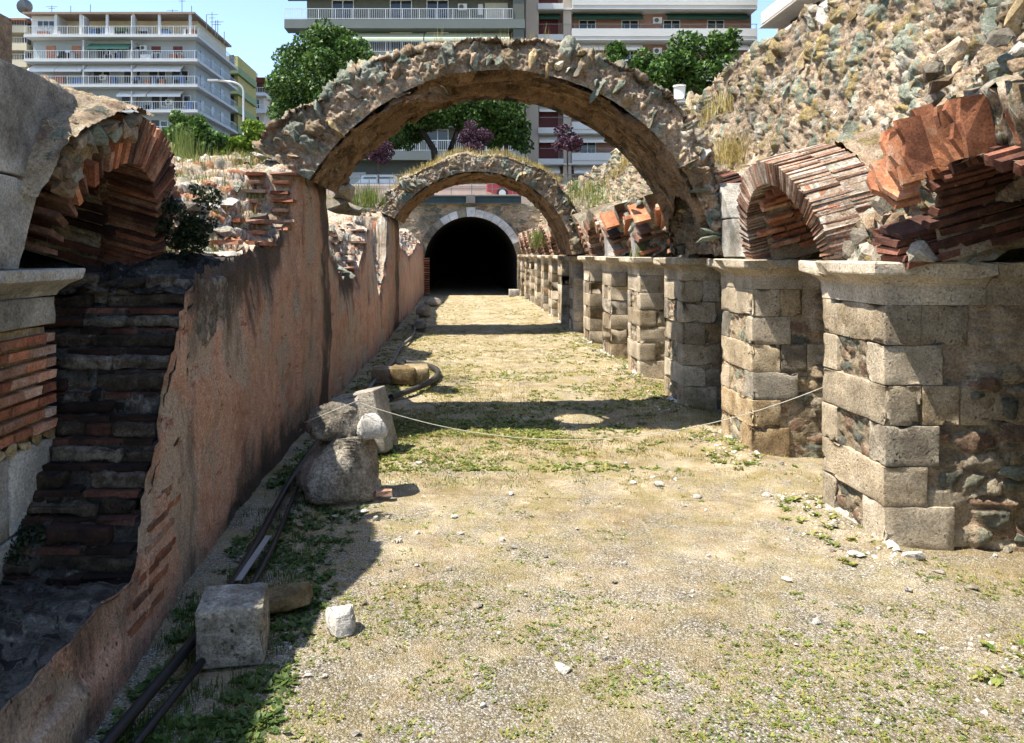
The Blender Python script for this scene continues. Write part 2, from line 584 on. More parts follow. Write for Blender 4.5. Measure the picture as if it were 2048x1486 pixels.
M['rubble'] = rubble_mat('pink_mortar_rubble', [(.22, .17, .085), (.15, .16, .12), (.29, .22, .10), (.22, .235, .18), (.36, .33, .265), (.18, .13, .075), (.27, .205, .135)],
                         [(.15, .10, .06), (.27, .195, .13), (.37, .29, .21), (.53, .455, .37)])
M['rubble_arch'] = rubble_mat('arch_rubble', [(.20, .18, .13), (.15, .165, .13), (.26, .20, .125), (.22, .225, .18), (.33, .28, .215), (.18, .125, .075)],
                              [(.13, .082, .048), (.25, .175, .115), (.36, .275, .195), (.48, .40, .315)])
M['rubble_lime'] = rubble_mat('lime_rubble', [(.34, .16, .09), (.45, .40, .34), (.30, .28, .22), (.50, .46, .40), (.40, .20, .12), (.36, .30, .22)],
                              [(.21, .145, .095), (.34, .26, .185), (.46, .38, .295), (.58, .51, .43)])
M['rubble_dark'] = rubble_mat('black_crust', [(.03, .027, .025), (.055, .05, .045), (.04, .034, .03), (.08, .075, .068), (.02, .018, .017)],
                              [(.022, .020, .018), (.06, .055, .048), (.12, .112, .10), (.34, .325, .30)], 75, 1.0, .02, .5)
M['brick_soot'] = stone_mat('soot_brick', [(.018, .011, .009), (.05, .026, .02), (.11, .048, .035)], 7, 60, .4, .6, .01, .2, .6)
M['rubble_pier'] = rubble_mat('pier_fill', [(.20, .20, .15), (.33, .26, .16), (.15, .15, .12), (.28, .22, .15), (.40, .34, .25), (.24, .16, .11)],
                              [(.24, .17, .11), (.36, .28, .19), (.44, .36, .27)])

def plaster_mat():
    g = G('pink_plaster')
    p = g.pos()
    st = g.noise(p, 9, 5, 0.82)
    bl = g.noise(p, 1.6, 5, 0.72)
    c = g.ramp(g.math('ADD', g.math('MULTIPLY', st, 0.5), g.math('MULTIPLY', bl, 0.5)),
               [(.30, (.24, .125, .088)), (.40, (.46, .245, .165)), (.50, (.60, .35, .245)), (.60, (.64, .43, .325)), (.72, (.66, .53, .44))])
    a0 = g.n('ShaderNodeAttribute', {'attribute_name': 'st'})
    s0 = g.n('ShaderNodeSeparateColor', Color=a0.outputs['Color'])
    c = g.mix(g.mapr(g.math('ADD', s0.outputs[0], g.math('MULTIPLY', g.math('SUBTRACT', st, .5), .12)), .555, .60, 0, .85), c, (.50, .40, .31))
    # worn, paler lime patches
    li = g.mapr(g.noise(g.scalevec(p, (1, 1, .5)), 2.2, 6, 0.82), .50, .62, 0, .8)
    c = g.mix(li, c, (.44, .36, .28))
    # damp black runs below the broken top and at the foot
    a = g.n('ShaderNodeAttribute', {'attribute_name': 'st'})
    s = g.n('ShaderNodeSeparateColor', Color=a.outputs['Color'])
    dk = g.mapr(g.math('ADD', g.noise(g.scalevec(p, (1, 1, .3)), 2.4, 6, 0.75), g.math('MULTIPLY', s.outputs[1], .14)), .55, .72, 0, .85)
    c = g.mix(dk, c, (.07, .055, .045))
    red = g.mapr(g.noise(g.scalevec(p, (1, .7, 2.2)), 4.1, 4, 0.75), .62, .68, 0, .8)
    c = g.mix(red, c, (.30, .10, .06))
    c = g.mix(g.mapr(g.math('ADD', s.outputs[1], g.math('MULTIPLY', g.math('SUBTRACT', bl, .5), 2.0)), .4, .9, 0, .9), c, (.085, .066, .052))
    # pock marks
    vo = g.n('ShaderNodeTexVoronoi', Vector=g.scalevec(p, (1, 1, .55)), Scale=34).outputs['Distance']
    pk = g.math('MULTIPLY', g.math('SUBTRACT', 1, g.mapr(vo, .08, .26, 0, 1)), g.mapr(g.noise(p, 4, 3), .46, .6, 0, 1), True)
    c = g.mul(c, g.math('SUBTRACT', 1, g.math('MULTIPLY', pk, .7)))
    nf = g.noise(p, 60, 4, 0.82)
    c = g.mul(c, g.mapr(nf, .3, .7, .4, 1.5))
    h = g.math('SUBTRACT', g.math('ADD', g.math('MULTIPLY', st, .7), g.math('MULTIPLY', nf, .8)), g.math('MULTIPLY', pk, .8))
    return g.fin(c, .93, h, 1.0, .03, .2)
M['plaster'] = plaster_mat()

def soffit_mat():
    g = G('soffit_plaster')
    v = g.n('ShaderNodeAttribute', {'attribute_name': 'uvw'}).outputs['Vector']
    p = g.pos()
    lay = g.noise(g.scalevec(v, (1.5, 2.8, 1)), 2.6, 5, .8)
    c = g.ramp(lay, [(.32, (.035, .024, .016)), (.42, (.13, .08, .042)), (.52, (.29, .185, .105)), (.62, (.42, .30, .19)), (.72, (.50, .40, .29))])
    bl = g.noise(p, 2.6, 5, .76)
    c = g.mix(g.mapr(bl, .52, .64, 0, .85), c, (.045, .034, .026))
    s = g.n('ShaderNodeSeparateColor', Color=g.n('ShaderNodeAttribute', {'attribute_name': 'st'}).outputs['Color'])
    c = g.mix(g.mapr(g.noise(p, 3.3, 5, .8), .56, .68, 0, .7), c, (.42, .34, .25))
    c = g.mix(g.math('MULTIPLY', s.outputs[1], .8), c, (.30, .195, .12))
    c = g.mul(c, g.mapr(s.outputs[0], 0, 1, .7, 1.25))
    nf = g.noise(p, 48, 4, .82)
    c = g.mul(c, g.mapr(nf, .3, .7, .5, 1.42))
    return g.fin(c, .93, g.math('ADD', lay, g.math('MULTIPLY', nf, .8)), 1.0, .04, .2)
M['soffit'] = soffit_mat()

def ground_mat():
    g = G('dry_earth')
    p = g.pos()
    big = g.noise(p, .6, 4, .65)
    mid = g.noise(p, 3.4, 5, .76)
    c = g.ramp(g.math('ADD', g.math('MULTIPLY', big, .4), g.math('MULTIPLY', mid, .6)),
               [(.32, (.20, .145, .08)), (.43, (.33, .255, .155)), (.52, (.44, .36, .235)), (.61, (.53, .45, .325)), (.72, (.61, .55, .445))])
    moss = g.mapr(g.noise(p, 1.5, 6, .82), .45, .62, 0, .68)
    c = g.mix(moss, c, (.255, .215, .068))
    # crushed stone: bright chips and dark gaps
    vo = g.n('ShaderNodeTexVoronoi', Vector=p, Scale=85)
    chip = g.n('ShaderNodeSeparateColor', Color=vo.outputs['Color']).outputs[0]
    sy = g.n('ShaderNodeSeparateXYZ', Vector=p)
    grav = g.mapr(g.math('ADD', g.noise(p, 2.1, 5, .8), g.mapr(sy.outputs[1], 2.5, 7.5, .17, -.04)), .44, .68, 0, .85)
    gc = g.ramp(chip, [(0, (.15, .125, .095)), (.4, (.34, .305, .25)), (.7, (.53, .50, .44)), (1, (.72, .70, .655))])
    gc = g.mul(gc, g.mapr(vo.outputs['Distance'], 0, .75, 1.2, .4))
    c = g.mix(grav, c, gc)
    wh = g.mapr(g.noise(p, 4.0, 6, .8), .62, .70, 0, .75)
    c = g.mix(wh, c, (.66, .63, .57))
    nf = g.noise(p, 110, 4, .85)
    c = g.mul(c, g.mapr(nf, .3, .7, .38, 1.55))
    h = g.math('ADD', g.math('MULTIPLY', nf, .8), g.math('MULTIPLY', g.math('SUBTRACT', 1, vo.outputs['Distance']), .6))
    return g.fin(c, .97, h, 1.0, .02, .1)
M['ground'] = ground_mat()
M['bank'] = stone_mat('grassy_bank', [(.08, .09, .03), (.16, .15, .06), (.28, .24, .12), (.34, .29, .18)], 1.2, 30, .1, .6, .05, 0, .3)
M['paving'] = plain('street_paving', (.33, .27, .23), .9, .15, 1.2, bump=.1)
M['asphalt'] = plain('asphalt', (.06, .06, .06), .9, .2, 2.0)
M['black'] = plain('black_pvc', (.012, .012, .013), .45, .1)
M['dark'] = plain('tunnel_painted_shade', (.012, .011, .010), .95, .3, 1.5)  # darkness of the unlit tunnel put into the colour as near-black
M['rope'] = plain('rope_fibre', (.42, .39, .33), .9, .2, 60)
M['gravel'] = stone_mat('gravel_chips', [(.20, .165, .12), (.38, .32, .24), (.54, .48, .39), (.68, .64, .57)], 20, 90, .5, .3, .005, 0, .1, island=True)
M['leaf'] = leaf_mat('tree_leaf', [(.014, .038, .008), (.034, .078, .014), (.065, .135, .023), (.12, .205, .035)], .25)
M['leaf2'] = leaf_mat('bush_leaf', [(.02, .05, .012), (.045, .10, .02), (.09, .17, .03), (.15, .24, .05)])
M['leafy'] = leaf_mat('yellow_bush_leaf', [(.08, .14, .015), (.14, .22, .02), (.20, .29, .03)])
M['plum'] = leaf_mat('plum_leaf', [(.018, .008, .014), (.04, .016, .03), (.075, .032, .055), (.11, .055, .085)], .15)
M['grass'] = leaf_mat('green_grass', [(.07, .12, .02), (.13, .19, .035), (.20, .24, .06), (.26, .25, .08)], .3)
M['weed'] = leaf_mat('weed_leaf', [(.055, .10, .018), (.11, .165, .03), (.18, .22, .045), (.27, .265, .07), (.33, .27, .10)], .3)
M['shade_weed'] = leaf_mat('shade_weed_leaf', [(.03, .06, .012), (.055, .10, .02), (.09, .14, .03)], .3)
M['straw'] = leaf_mat('dry_grass', [(.24, .17, .05), (.37, .28, .09), (.47, .38, .16), (.40, .34, .10)], .3)
M['moss'] = leaf_mat('dark_ivy', [(.008, .014, .006), (.016, .028, .010), (.03, .045, .015)], .1)
M['bark'] = stone_mat('bark', [(.03, .025, .02), (.07, .055, .045), (.11, .09, .07)], 6, 40, .2, .8, .03)

# ================================================================== SETTING: ground, banks, street
XR = 3.0                      # aisle face of the piers
CORN = 2.02                   # top of their cornices
PIERS = [3.02 + 2.5 * k for k in range(15)]
PW = 0.95
YT = 39.1                     # mouth of the tunnel

WALLX = [(1.0, -1.60), (3.3, -1.60), (5, -1.72), (6.5, -1.79), (8.3, -1.84), (11, -1.79), (15, -1.76), (40, -1.80)]
def wallx(y):
    return lerp_tab(WALLX, y)

def gz(x, y):
    x, y = np.asarray(x, float), np.asarray(y, float)
    p = np.stack([x * 1.1, y * 1.1, np.zeros_like(x)], -1)
    h = 0.05 * (fbm(p, 3, 3) - 0.5) + 0.022 * (fbm(p * 6, 3, 9) - 0.5)
    h = h + 0.07 * np.exp(-((x - XR + 0.05) / 0.28) ** 2) * (0.3 + fbm(p * 3, 3, 19)) - 0.03
    return h

gx = np.concatenate([[-2500, -400, -60, -12, -6], np.linspace(-4, 6.5, 190), [8, 12, 60, 400, 2500]])
gy = np.concatenate([[-2500, -300, -30, -4], geo_space(1.2, 42, 300), [60, 200, 800, 3000]])
GX, GY = np.meshgrid(gx, gy, indexing='ij')
inn = ((GX > -4.2) & (GX < 6.6) & (GY > 0.9) & (GY < 43)).astype(float)
GZ = gz(GX, GY) * inn - 0.12 * (1 - inn)
o, _, _ = sheet('ground', np.stack([GX, GY, GZ], -1), M['ground'], smooth=True)
tag(o, 'pale dry earth floor of the sunken corridor with gravel and moss', kind='structure')

def bank(x0, x1, y0, y1, fn, nx, ny, name, label):
    X, Y = np.meshgrid(np.linspace(0, 1, nx) ** 2 * (x1 - x0) + x0, np.linspace(y0, y1, ny), indexing='ij')
    Z = fn(X, Y) + 0.25 * (fbm(np.stack([X, Y, X * 0], -1) * .8, 4, 5) - .5)
    Z[0] = -.1
    o, _, _ = sheet(name, np.stack([X, Y, Z], -1), M['bank'], smooth=True, flip=(x1 < x0))
    tag(o, label, kind='structure')
bank(-3.0, -120, 6.3, 40.2, lambda X, Y: 1.6 + 2.9 * sstep(-3.3, -6.5, X) * sstep(6, 12, Y) + 0.5 * sstep(20, 40, Y), 50, 60,
     'embankment', 'grassy earth bank behind the plastered wall')
bank(4.3, 140, -3, 40.2, lambda X, Y: 4.55 + 0.0 * X, 30, 40, 'embankment', 'earth bank above the rubble wall')

# street terraces behind the tunnel
m = MB().box(-160, 160, YT + 0.62, 46.8, 4.3, 5.08)
tag(m.build('pavement', M['paving']), 'pale paving beside the railing above the tunnel', kind='structure')
V = [(-200, 47.3, 5.6), (200, 47.3, 5.6), (200, 69, 6.3), (-200, 69, 6.3), (-200, 400, 10), (200, 400, 10)]
tag(place('street', mesh_from('street', np.array(V), [[0, 1, 2, 3], [3, 2, 5, 4]], M['asphalt'])), 'grey street in front of the apartment blocks', kind='structure')

# ================================================================== RIGHT ARCADE: stone piers
rocks = {}
for key in ('green', 'ochre', 'grey', 'brown', 'white', 'tile', 'brick'):
    rocks[key] = [hull_mesh('stone', M[key], 31 * i + len(key) * 7, 13 + i % 5, (1, 1, 1), .38) for i in range(9)]

def rock_key(weights):
    r = random.random() * sum(w for _, w in weights)
    for k, w in weights:
        r -= w
        if r <= 0:
            return k
    return weights[-1][0]

def put_rock(parent, pos, n, dims, weights, spin=None, sink=0.3, name='stone'):
    t, b, nn = basis_from_normal(n, random.uniform(0, 6.28) if spin is None else spin)
    me = random.choice(rocks[rock_key(weights)])
    c = Vector(pos) - nn * dims[2] * (sink - 0.0)
    place(name, me, parent, axes(c + nn * dims[2] * 0.5, t, b, nn, dims))

def cornice_mesh(x0, x1, y0, y1, wrap, seed):
    """moulded cornice: x0 aisle face, wrap True = returns round the aisle end"""
    prof = [(1.715, .0), (1.845, .004), (1.87, .022), (1.905, .06), (1.925, .098), (1.932, .125), (1.945, .130), (2.008, .130), (CORN, .118), (CORN + .004, -.25)]
    path = []
    nX = max(3, int((x1 - x0) / .09))
    for i in range(nX + 1):
        path.append((x1 + (x0 - x1) * i / nX, y0, 0, -1))
    if wrap:
        path[-1] = (x0, y0, -1, -1)
        for i in range(1, 11):
            path.append((x0, y0 + (y1 - y0) * i / 11, -1, 0))
        path.append((x0, y1, -1, 1))
    else:
        path.append((x0, y1, 0, 1))
    for i in range(1, nX + 1):
        path.append((x0 + (x1 - x0) * i / nX, y1, 0, 1))
    Vv = []
    for (z, ov) in prof:
        for (x, y, ox, oy) in path:
            Vv.append((x + ox * ov, y + oy * ov, z))
    Vv = np.array(Vv)
    n = len(path)
    nz = fbm(Vv * 7 + seed, 4, seed, .6) - .5
    chip = np.maximum(0, fbm(Vv * 4.2 + 3 * seed, 3, seed + 5) - .58) * .45
    edge = (np.abs(Vv[:, 2] - 1.97) < .06)
    cx, cy = (x0 + x1) / 2 + .3, (y0 + y1) / 2
    dirv = np.stack([np.sign(cx - Vv[:, 0]) * (np.abs(Vv[:, 0] - x0) < .2), np.sign(cy - Vv[:, 1]), -0.6 * edge], -1)
    Vv = Vv + dirv * (nz * .02 + chip * edge)[:, None]
    F = []
    for r in range(len(prof) - 1):
        for i in range(n - 1):
            F.append([r * n + i, r * n + i + 1, (r + 1) * n + i + 1, (r + 1) * n + i])
    F.append([i for i in range(n)][::-1])
    F.append([(len(prof) - 1) * n + i for i in range(n)])
    F.append([0] + [r * n for r in range(1, len(prof))] + [r * n + n - 1 for r in range(len(prof) - 1, -1, -1)])
    return mesh_from('cornice_block', Vv, F, M['ashlar_pale'])

ORD = ['', 'first', 'second', 'third', 'fourth', 'fifth', 'sixth', 'seventh', 'eighth', 'ninth', 'tenth', 'eleventh', 'twelfth', 'thirteenth', 'fourteenth']
def pier(k, Y):
    near = k <= 4
    if k == 0:
        lab = 'stone pier cut off by the picture edge, only its cornice corner showing'
    elif k == 1:
        lab = 'first and largest ashlar pier of the arcade, sunlit, with a rubble wall behind its quoins'
    elif k == 3:
        lab = 'third ashlar pier of the arcade, in the shadow of the big vault arch'
    else:
        lab = '%s ashlar pier of the arcade counted from the camera' % ORD[k]
    t = thing('stone_pier', lab, 'pier', (XR, Y, 0), 'stone piers of the arcade')
    CH = 1.715 / 6
    X1 = 6.2 if k <= 3 else 4.6
    rs = random.Random(100 + k)
    seg = 5 if k in (1, 2) else (3 if k <= 5 else 2)
    def blk(x0, x1, y0, y1, z0, z1, name='ashlar_block', mat=None):
        g_ = .004
        me = rough_box_mesh(name, x1 - x0 - g_, y1 - y0 - g_, z1 - z0 - g_, mat or M[rs.choice(['ashlar'] * 5 + ['ashlar_pale'] * 3 + ['ashlar_grey', 'ashlar_ochre'])],
                            seg if not (near and k) else seg + 3, .006, .010 if near else .005, rs.randrange(9999), 8)
        place(name, me, t, Matrix.Translation(((x0 + x1) / 2, (y0 + y1) / 2, (z0 + z1) / 2)))
    for c in range(6):
        z0, z1 = c * CH - (.06 if c == 0 else 0), (c + 1) * CH
        j = lambda a: rs.uniform(-a, a)
        p1, p2 = j(.006), j(.006)
        if c % 2 == 1:                     # a long block right across the aisle face
            w = .30 + j(.04)
            blk(XR + p1, XR + w, Y + p2, Y + PW, z0, z1)
            if c == 3 and k <= 4:
                blk(XR + w, XR + w + .27, Y + p2 + .004, Y + .3, z0, z1)
                blk(XR + w + .275, XR + w + 1.0, Y + .012, Y + .3, z0, z1)
            elif k <= 4 and c == 5:
                blk(XR + w, XR + w + .30 + j(.1), Y + .01, Y + .3, z0, z1)
        else:
            w = .44 + j(.07)
            q = .26 + j(.05)
            blk(XR + p1, XR + w, Y + p2, Y + q, z0, z1)
            blk(XR + p2, XR + w, Y + PW - .24 + j(.04), Y + PW, z0, z1)
    # rubble core: aisle inset and flanks
    ny, nz = (60, 90) if near else (12, 18)
    nx = (110 if k in (1, 2) else 60) if near else 10
    if near:
        A, B = np.meshgrid(np.linspace(Y + .05, Y + PW - .05, ny), np.linspace(-.08, 1.73, nz), indexing='ij')
        Pg = np.stack([np.full_like(A, XR + .04), A, B], -1)
        d, st = rubble(Pg, (.12, .12, .09), .03, .012, 50 + k)
        d = np.minimum(d, .024)
        sheet('core_face', Pg, M['rubble_pier'], t, d, st, flip=True)
        for yy, fl in ((Y + .04, False), (Y + PW - .04, True)):
            A, B = np.meshgrid(np.linspace(XR + .04, X1, nx), np.linspace(-.1, 1.73, nz), indexing='ij')
            Pg = np.stack([A, np.full_like(A, yy), B], -1)
            up = sstep(1.15, 1.35, B)
            d, st = rubble(Pg, (.24, .14, .13), .055, .018, 70 + k, .12)
            d = np.where(A < XR + .62, np.minimum(d, .022), d + .01) * (1 - .6 * up)
            st[..., 1] *= 1 - .8 * up * (st[..., 0] < .8)
            ob, Q, _ = sheet('core_flank', Pg, M['rubble_pier'], t, d, st, flip=fl)
            if not fl and k in (1, 2):
                for _ in range(34 if k == 1 else 16):
                    i, jj = rs.randrange(int(nx * .235), nx), rs.randrange(2, int(nz * .70))
                    put_rock(t, Q[i, jj], (0, -1, 0), (rs.uniform(.12, .3), rs.uniform(.07, .16), rs.uniform(.05, .09)),
                             [('green', 3), ('ochre', 2), ('brown', 2), ('white', .7), ('grey', 1)], rs.uniform(-.35, .35), .62)
    else:
        me = rough_box_mesh('core', X1 - XR - .03, PW - .05, 1.76, M['rubble_pier'], 6, .01, .012, k, 5)
        place('core', me, t, Matrix.Translation(((X1 + XR + .03) / 2, Y + PW / 2, .84)))
    if k == 1:
        for (bx0, bx1) in ((XR + .46, XR + .56),):
            pass
    if near:
        place('cornice_block', cornice_mesh(XR, XR + .72, Y, Y + PW, True, 3 + k), t)
        place('cornice_block', cornice_mesh(XR + .725, X1, Y, Y + PW, False, 33 + k), t)
    else:
        place('cornice_block', cornice_mesh(XR, X1, Y, Y + PW, True, 3 + k), t)
    # lime footing
    m_ = MB()
    fx = np.linspace(0, 1, 14)
    Pf = []
    for a in fx:
        y = Y - .12 + a * (PW + .2)
        row = []
        for b in np.linspace(0, 1, 5):
            w_ = .10 + .09 * math.sin(a * 9 + k) + .06 * math.sin(a * 23 + 2 * k)
            row.append((XR + .04 - b * w_, y, .055 - b * .09 + .015 * math.sin(a * 31 + b * 5)))
        Pf.append(row)
    sheet('footing', np.array(Pf), M['white'], t, flip=False)
    return t
pier_obj = [pier(k, Y) for k, Y in enumerate(PIERS)]

# ================================================================== splayed brick window vaults
unit_brick = {}
def ubrick(mk, i):
    key = (mk, i)
    if key not in unit_brick:
        r = np.random.default_rng(900 + i)
        s = np.array([[-1, -1, -1], [1, -1, -1], [1, 1, -1], [-1, 1, -1], [-1, -1, 1], [1, -1, 1], [1, 1, 1], [-1, 1, 1]]) * .5
        V = s + r.uniform(-.07, .07, s.shape) * np.array([.5, .9, .6])
        # one cut corner, a split brick edge
        F = [[0, 3, 2, 1], [4, 5, 6, 7], [0, 1, 5, 4], [1, 2, 6, 5], [2, 3, 7, 6], [3, 0, 4, 7]]
        unit_brick[key] = mesh_from('brick', V, F, M[mk])
    return unit_brick[key]

SLOPE = math.atan(.28)
def vault_frame(side, X0, Yc, zc):
    """axis rises outward; side +1 = right of the corridor"""
    ax = Vector((side * math.cos(SLOPE), 0, math.sin(SLOPE)))
    up = Vector((-side * math.sin(SLOPE), 0, math.cos(SLOPE)))
    return Vector((X0, Yc, zc)), ax, up

def ring(t, side, X0, Yc, zc, r0, r1, a0, a1, rows, mk, step=.062, thick=.042, ragged=.03, name='brick', skip=None):
    """radial bricks, angle 0 = far side (+Y), 90 = crown, 180 = near side"""
    c, ax, up = vault_frame(side, X0, Yc, zc)
    n = max(1, int(math.radians(a1 - a0) * (r0 * .5 + r1 * .5) / step))
    for row, (s0, s1) in enumerate(rows):
        for i in range(n):
            a = math.radians(a0 + (a1 - a0) * (i + .5) / n)
            if skip and skip(row, math.degrees(a)):
                continue
            rad = Vector((0, 1, 0)) * math.cos(a) + up * math.sin(a)
            tan = Vector((0, -1, 0)) * math.sin(a) + up * math.cos(a)
            e0, e1 = random.uniform(-.4, .5) * ragged, random.uniform(-1.0, .8) * ragged
            q0, q1 = random.uniform(-.5, .5) * ragged, random.uniform(-.6, .6) * ragged
            ra, rb = r0 + e0, r1 + e1
            sa, sb = s0 + q0, s1 + q1
            p = c + rad * (ra + rb) / 2 + ax * (sa + sb) / 2
            place(name, ubrick(mk(row, a) if callable(mk) else mk, random.randrange(6)), t,
                  axes(p, rad, tan, ax, (rb - ra, thick * random.uniform(.8, 1.15), sb - sa)))

def ring_core(t, side, X0, Yc, zc, r0, r1, a0, a1, s0, s1, mat, name='mortar_core', seed=1, amp=.012, lump=.02):
    """mortar body of the ring (front, outside, inside)"""
    c, ax, up = vault_frame(side, X0, Yc, zc)
    n, q = 90, 10
    A = np.radians(np.linspace(a0, a1, n))
    loop = []
    for f in np.linspace(0, 1, q): loop.append((r1, s1 + (s0 - s1) * f))
    for f in np.linspace(0, 1, 6)[1:]: loop.append((r1 + (r0 - r1) * f, s0))
    for f in np.linspace(0, 1, q)[1:]: loop.append((r0, s0 + (s1 - s0) * f))
    loop.append((r1, s1))
    L = np.array(loop)
    R, Aa = np.meshgrid(L[:, 0], A)
    S, _ = np.meshgrid(L[:, 1], A)
    Pg = (np.array(c) + np.cos(Aa)[..., None] * R[..., None] * np.array([0, 1, 0])
          + (np.sin(Aa) * R)[..., None] * np.array(up) + S[..., None] * np.array(ax))
    d, st = rubble(Pg, (.12, .12, .12), amp, amp, seed)
    me = mesh_from(name, (Pg + (fbm(Pg * 9, 3, seed) - .5)[..., None] * lump + (fbm(Pg * 26, 3, seed + 2) - .5)[..., None] * lump * .8).reshape(-1, 3),
                   grid_faces(*Pg.shape[:2]), mat, False, st.reshape(-1, 3))
    return place(name, me, t)

def inner_vault(t, side, X0, Yc, zc, r, s0, s1, a0, a1, mk, step=.075, bl=.36):
    """rows of soffit bricks running along the shaft, and a dark body behind them"""
    c, ax, up = vault_frame(side, X0, Yc, zc)
    A = np.radians(np.linspace(a0, a1, 40))
    S = np.linspace(s0, s1, 24)
    Aa, Ss = np.meshgrid(A, S, indexing='ij')
    Pg = (np.array(c) + np.cos(Aa)[..., None] * (r + .03) * np.array([0, 1, 0]) + (np.sin(Aa) * (r + .03))[..., None] * np.array(up) + Ss[..., None] * np.array(ax))
    d, st = rubble(Pg, (.3, .12, .1), .02, .012, 5)
    sheet('vault_body', Pg, M['rubble_pier'], t, d, st)
    n = int(math.radians(a1 - a0) * r / step)
    for i in range(n):
        a = math.radians(a0 + (a1 - a0) * (i + .5) / n)
        rad = Vector((0, 1, 0)) * math.cos(a) + up * math.sin(a)
        tan = Vector((0, -1, 0)) * math.sin(a) + up * math.cos(a)
        s = s0 + random.uniform(-.1, .05)
        while s < min(s1, s0 + 1.25):
            L = bl * random.uniform(.7, 1.15)
            if random.random() < .9:
                p = c + rad * (r + .02 + random.uniform(-.012, .02)) + ax * (s + L / 2)
                place('brick', ubrick(mk, random.randrange(6)), t, axes(p, rad, tan, ax, (.07, step * .62, L - .02)))
            s += L

def bay(k):
    """mid and springing of the opening between pier k and k+1"""
    y0, y1 = PIERS[k] + PW, PIERS[k + 1]
    return (y0 + y1) / 2, CORN + .005, (y1 - y0) / 2

# ---- bay 1-2: whole brick arch
Yc, zc, R = bay(1)
t = thing('brick_arch', 'complete brick arch with dusty outer courses resting between the first and second piers', 'arch', (XR, Yc, zc), 'splayed brick arches of the arcade')
ring_core(t, 1, XR + .04, Yc, zc - .05, R + .02, R + .208, -6, 184, .0, .58, M['rubble_lime'], seed=4)
zc -= .05
ring(t, 1, XR + .02, Yc, zc, R, R + .215, -6, 185, [(0, .32), (.322, .60)],
     lambda row, a: random.choice(['brick_dust', 'brick_dust', 'brick_dust', 'brick_old', 'brick_pale']), .041, .023, .012)
inner_vault(t, 1, XR + .02, Yc, zc, R - .11, .16, 2.8, -4, 184, 'brick')
m = MB().box(5.9, 6.1, Yc - 1, Yc + 1, .0, 3.9)
m.build('back_wall', M['brown'], t)

# ---- bay 2-3: marble springers of the vanished facing + dark brick vault under the big arch
def px_poly(pts, X):
    return [PX(x, y, X) for x, y in pts]
def ccw(poly):
    s = sum(poly[i][0] * poly[(i + 1) % len(poly)][1] - poly[(i + 1) % len(poly)][0] * poly[i][1] for i in range(len(poly)))
    return poly if s > 0 else poly[::-1]
def voussoir(t, poly, X0, X1, mat, name='voussoir', seed=0, sub=2):
    bm = bmesh.new()
    poly = ccw(poly)
    if X0 < X1:
        a = [bm.verts.new((X0, p[0], p[1])) for p in poly]
        b = [bm.verts.new((X1, p[0], p[1])) for p in poly]
    else:
        a = [bm.verts.new((X0, p[0], p[1])) for p in poly]
        b = [bm.verts.new((X1, p[0], p[1])) for p in poly]
    bm.faces.new(a)
    bm.faces.new(b[::-1])
    n = len(poly)
    for i in range(n):
        bm.faces.new((a[i], b[i], b[(i + 1) % n], a[(i + 1) % n]))
    bmesh.ops.recalc_face_normals(bm, faces=bm.faces)
    bmesh.ops.bevel(bm, geom=list(bm.edges), offset=.012, segments=2, affect='EDGES', profile=.6)
    bmesh.ops.triangulate(bm, faces=bm.faces)
    bmesh.ops.subdivide_edges(bm, edges=[e for e in bm.edges if e.calc_length() > .12], cuts=sub, use_grid_fill=True)
    V = np.array([v.co[:] for v in bm.verts])
    d = (fbm(V * 6 + seed, 4, seed) - .5) * .022
    for v, dd in zip(bm.verts, d):
        v.co += v.normal * dd if v.normal.length > 0 else Vector()
    me = bpy.data.meshes.new(name)
    bm.to_mesh(me)
    bm.free()
    me.materials.append(mat)
    return place(name, me, t)

Yc, zc, R = bay(2)
t = thing('brick_arch', 'dark brick vault with two white marble springers on the second pier, under the big arch', 'arch', (XR, Yc, zc), 'splayed brick arches of the arcade')
voussoir(t, px_poly([(1447, 514), (1486, 514), (1476, 478), (1464, 438), (1432, 442), (1440, 478)], XR - .03), XR - .03, XR + .22, M['marble_old'], seed=3)
voussoir(t, px_poly([(1431, 439), (1463, 435), (1450, 400), (1437, 366), (1405, 379), (1420, 408)], XR - .03), XR - .03, XR + .24, M['marble_old'], seed=5)
ring_core(t, 1, XR + .28, Yc, zc, R + .035, R + .24, -6, 184, .02, .6, M['rubble_arch'], seed=6)
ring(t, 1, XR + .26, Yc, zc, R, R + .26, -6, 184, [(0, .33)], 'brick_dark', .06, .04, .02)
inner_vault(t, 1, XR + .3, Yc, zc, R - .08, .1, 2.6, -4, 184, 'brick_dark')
m = MB().box(5.9, 6.1, Yc - 1, Yc + 1, .0, 3.9)
m.build('back_wall', M['brown'], t)

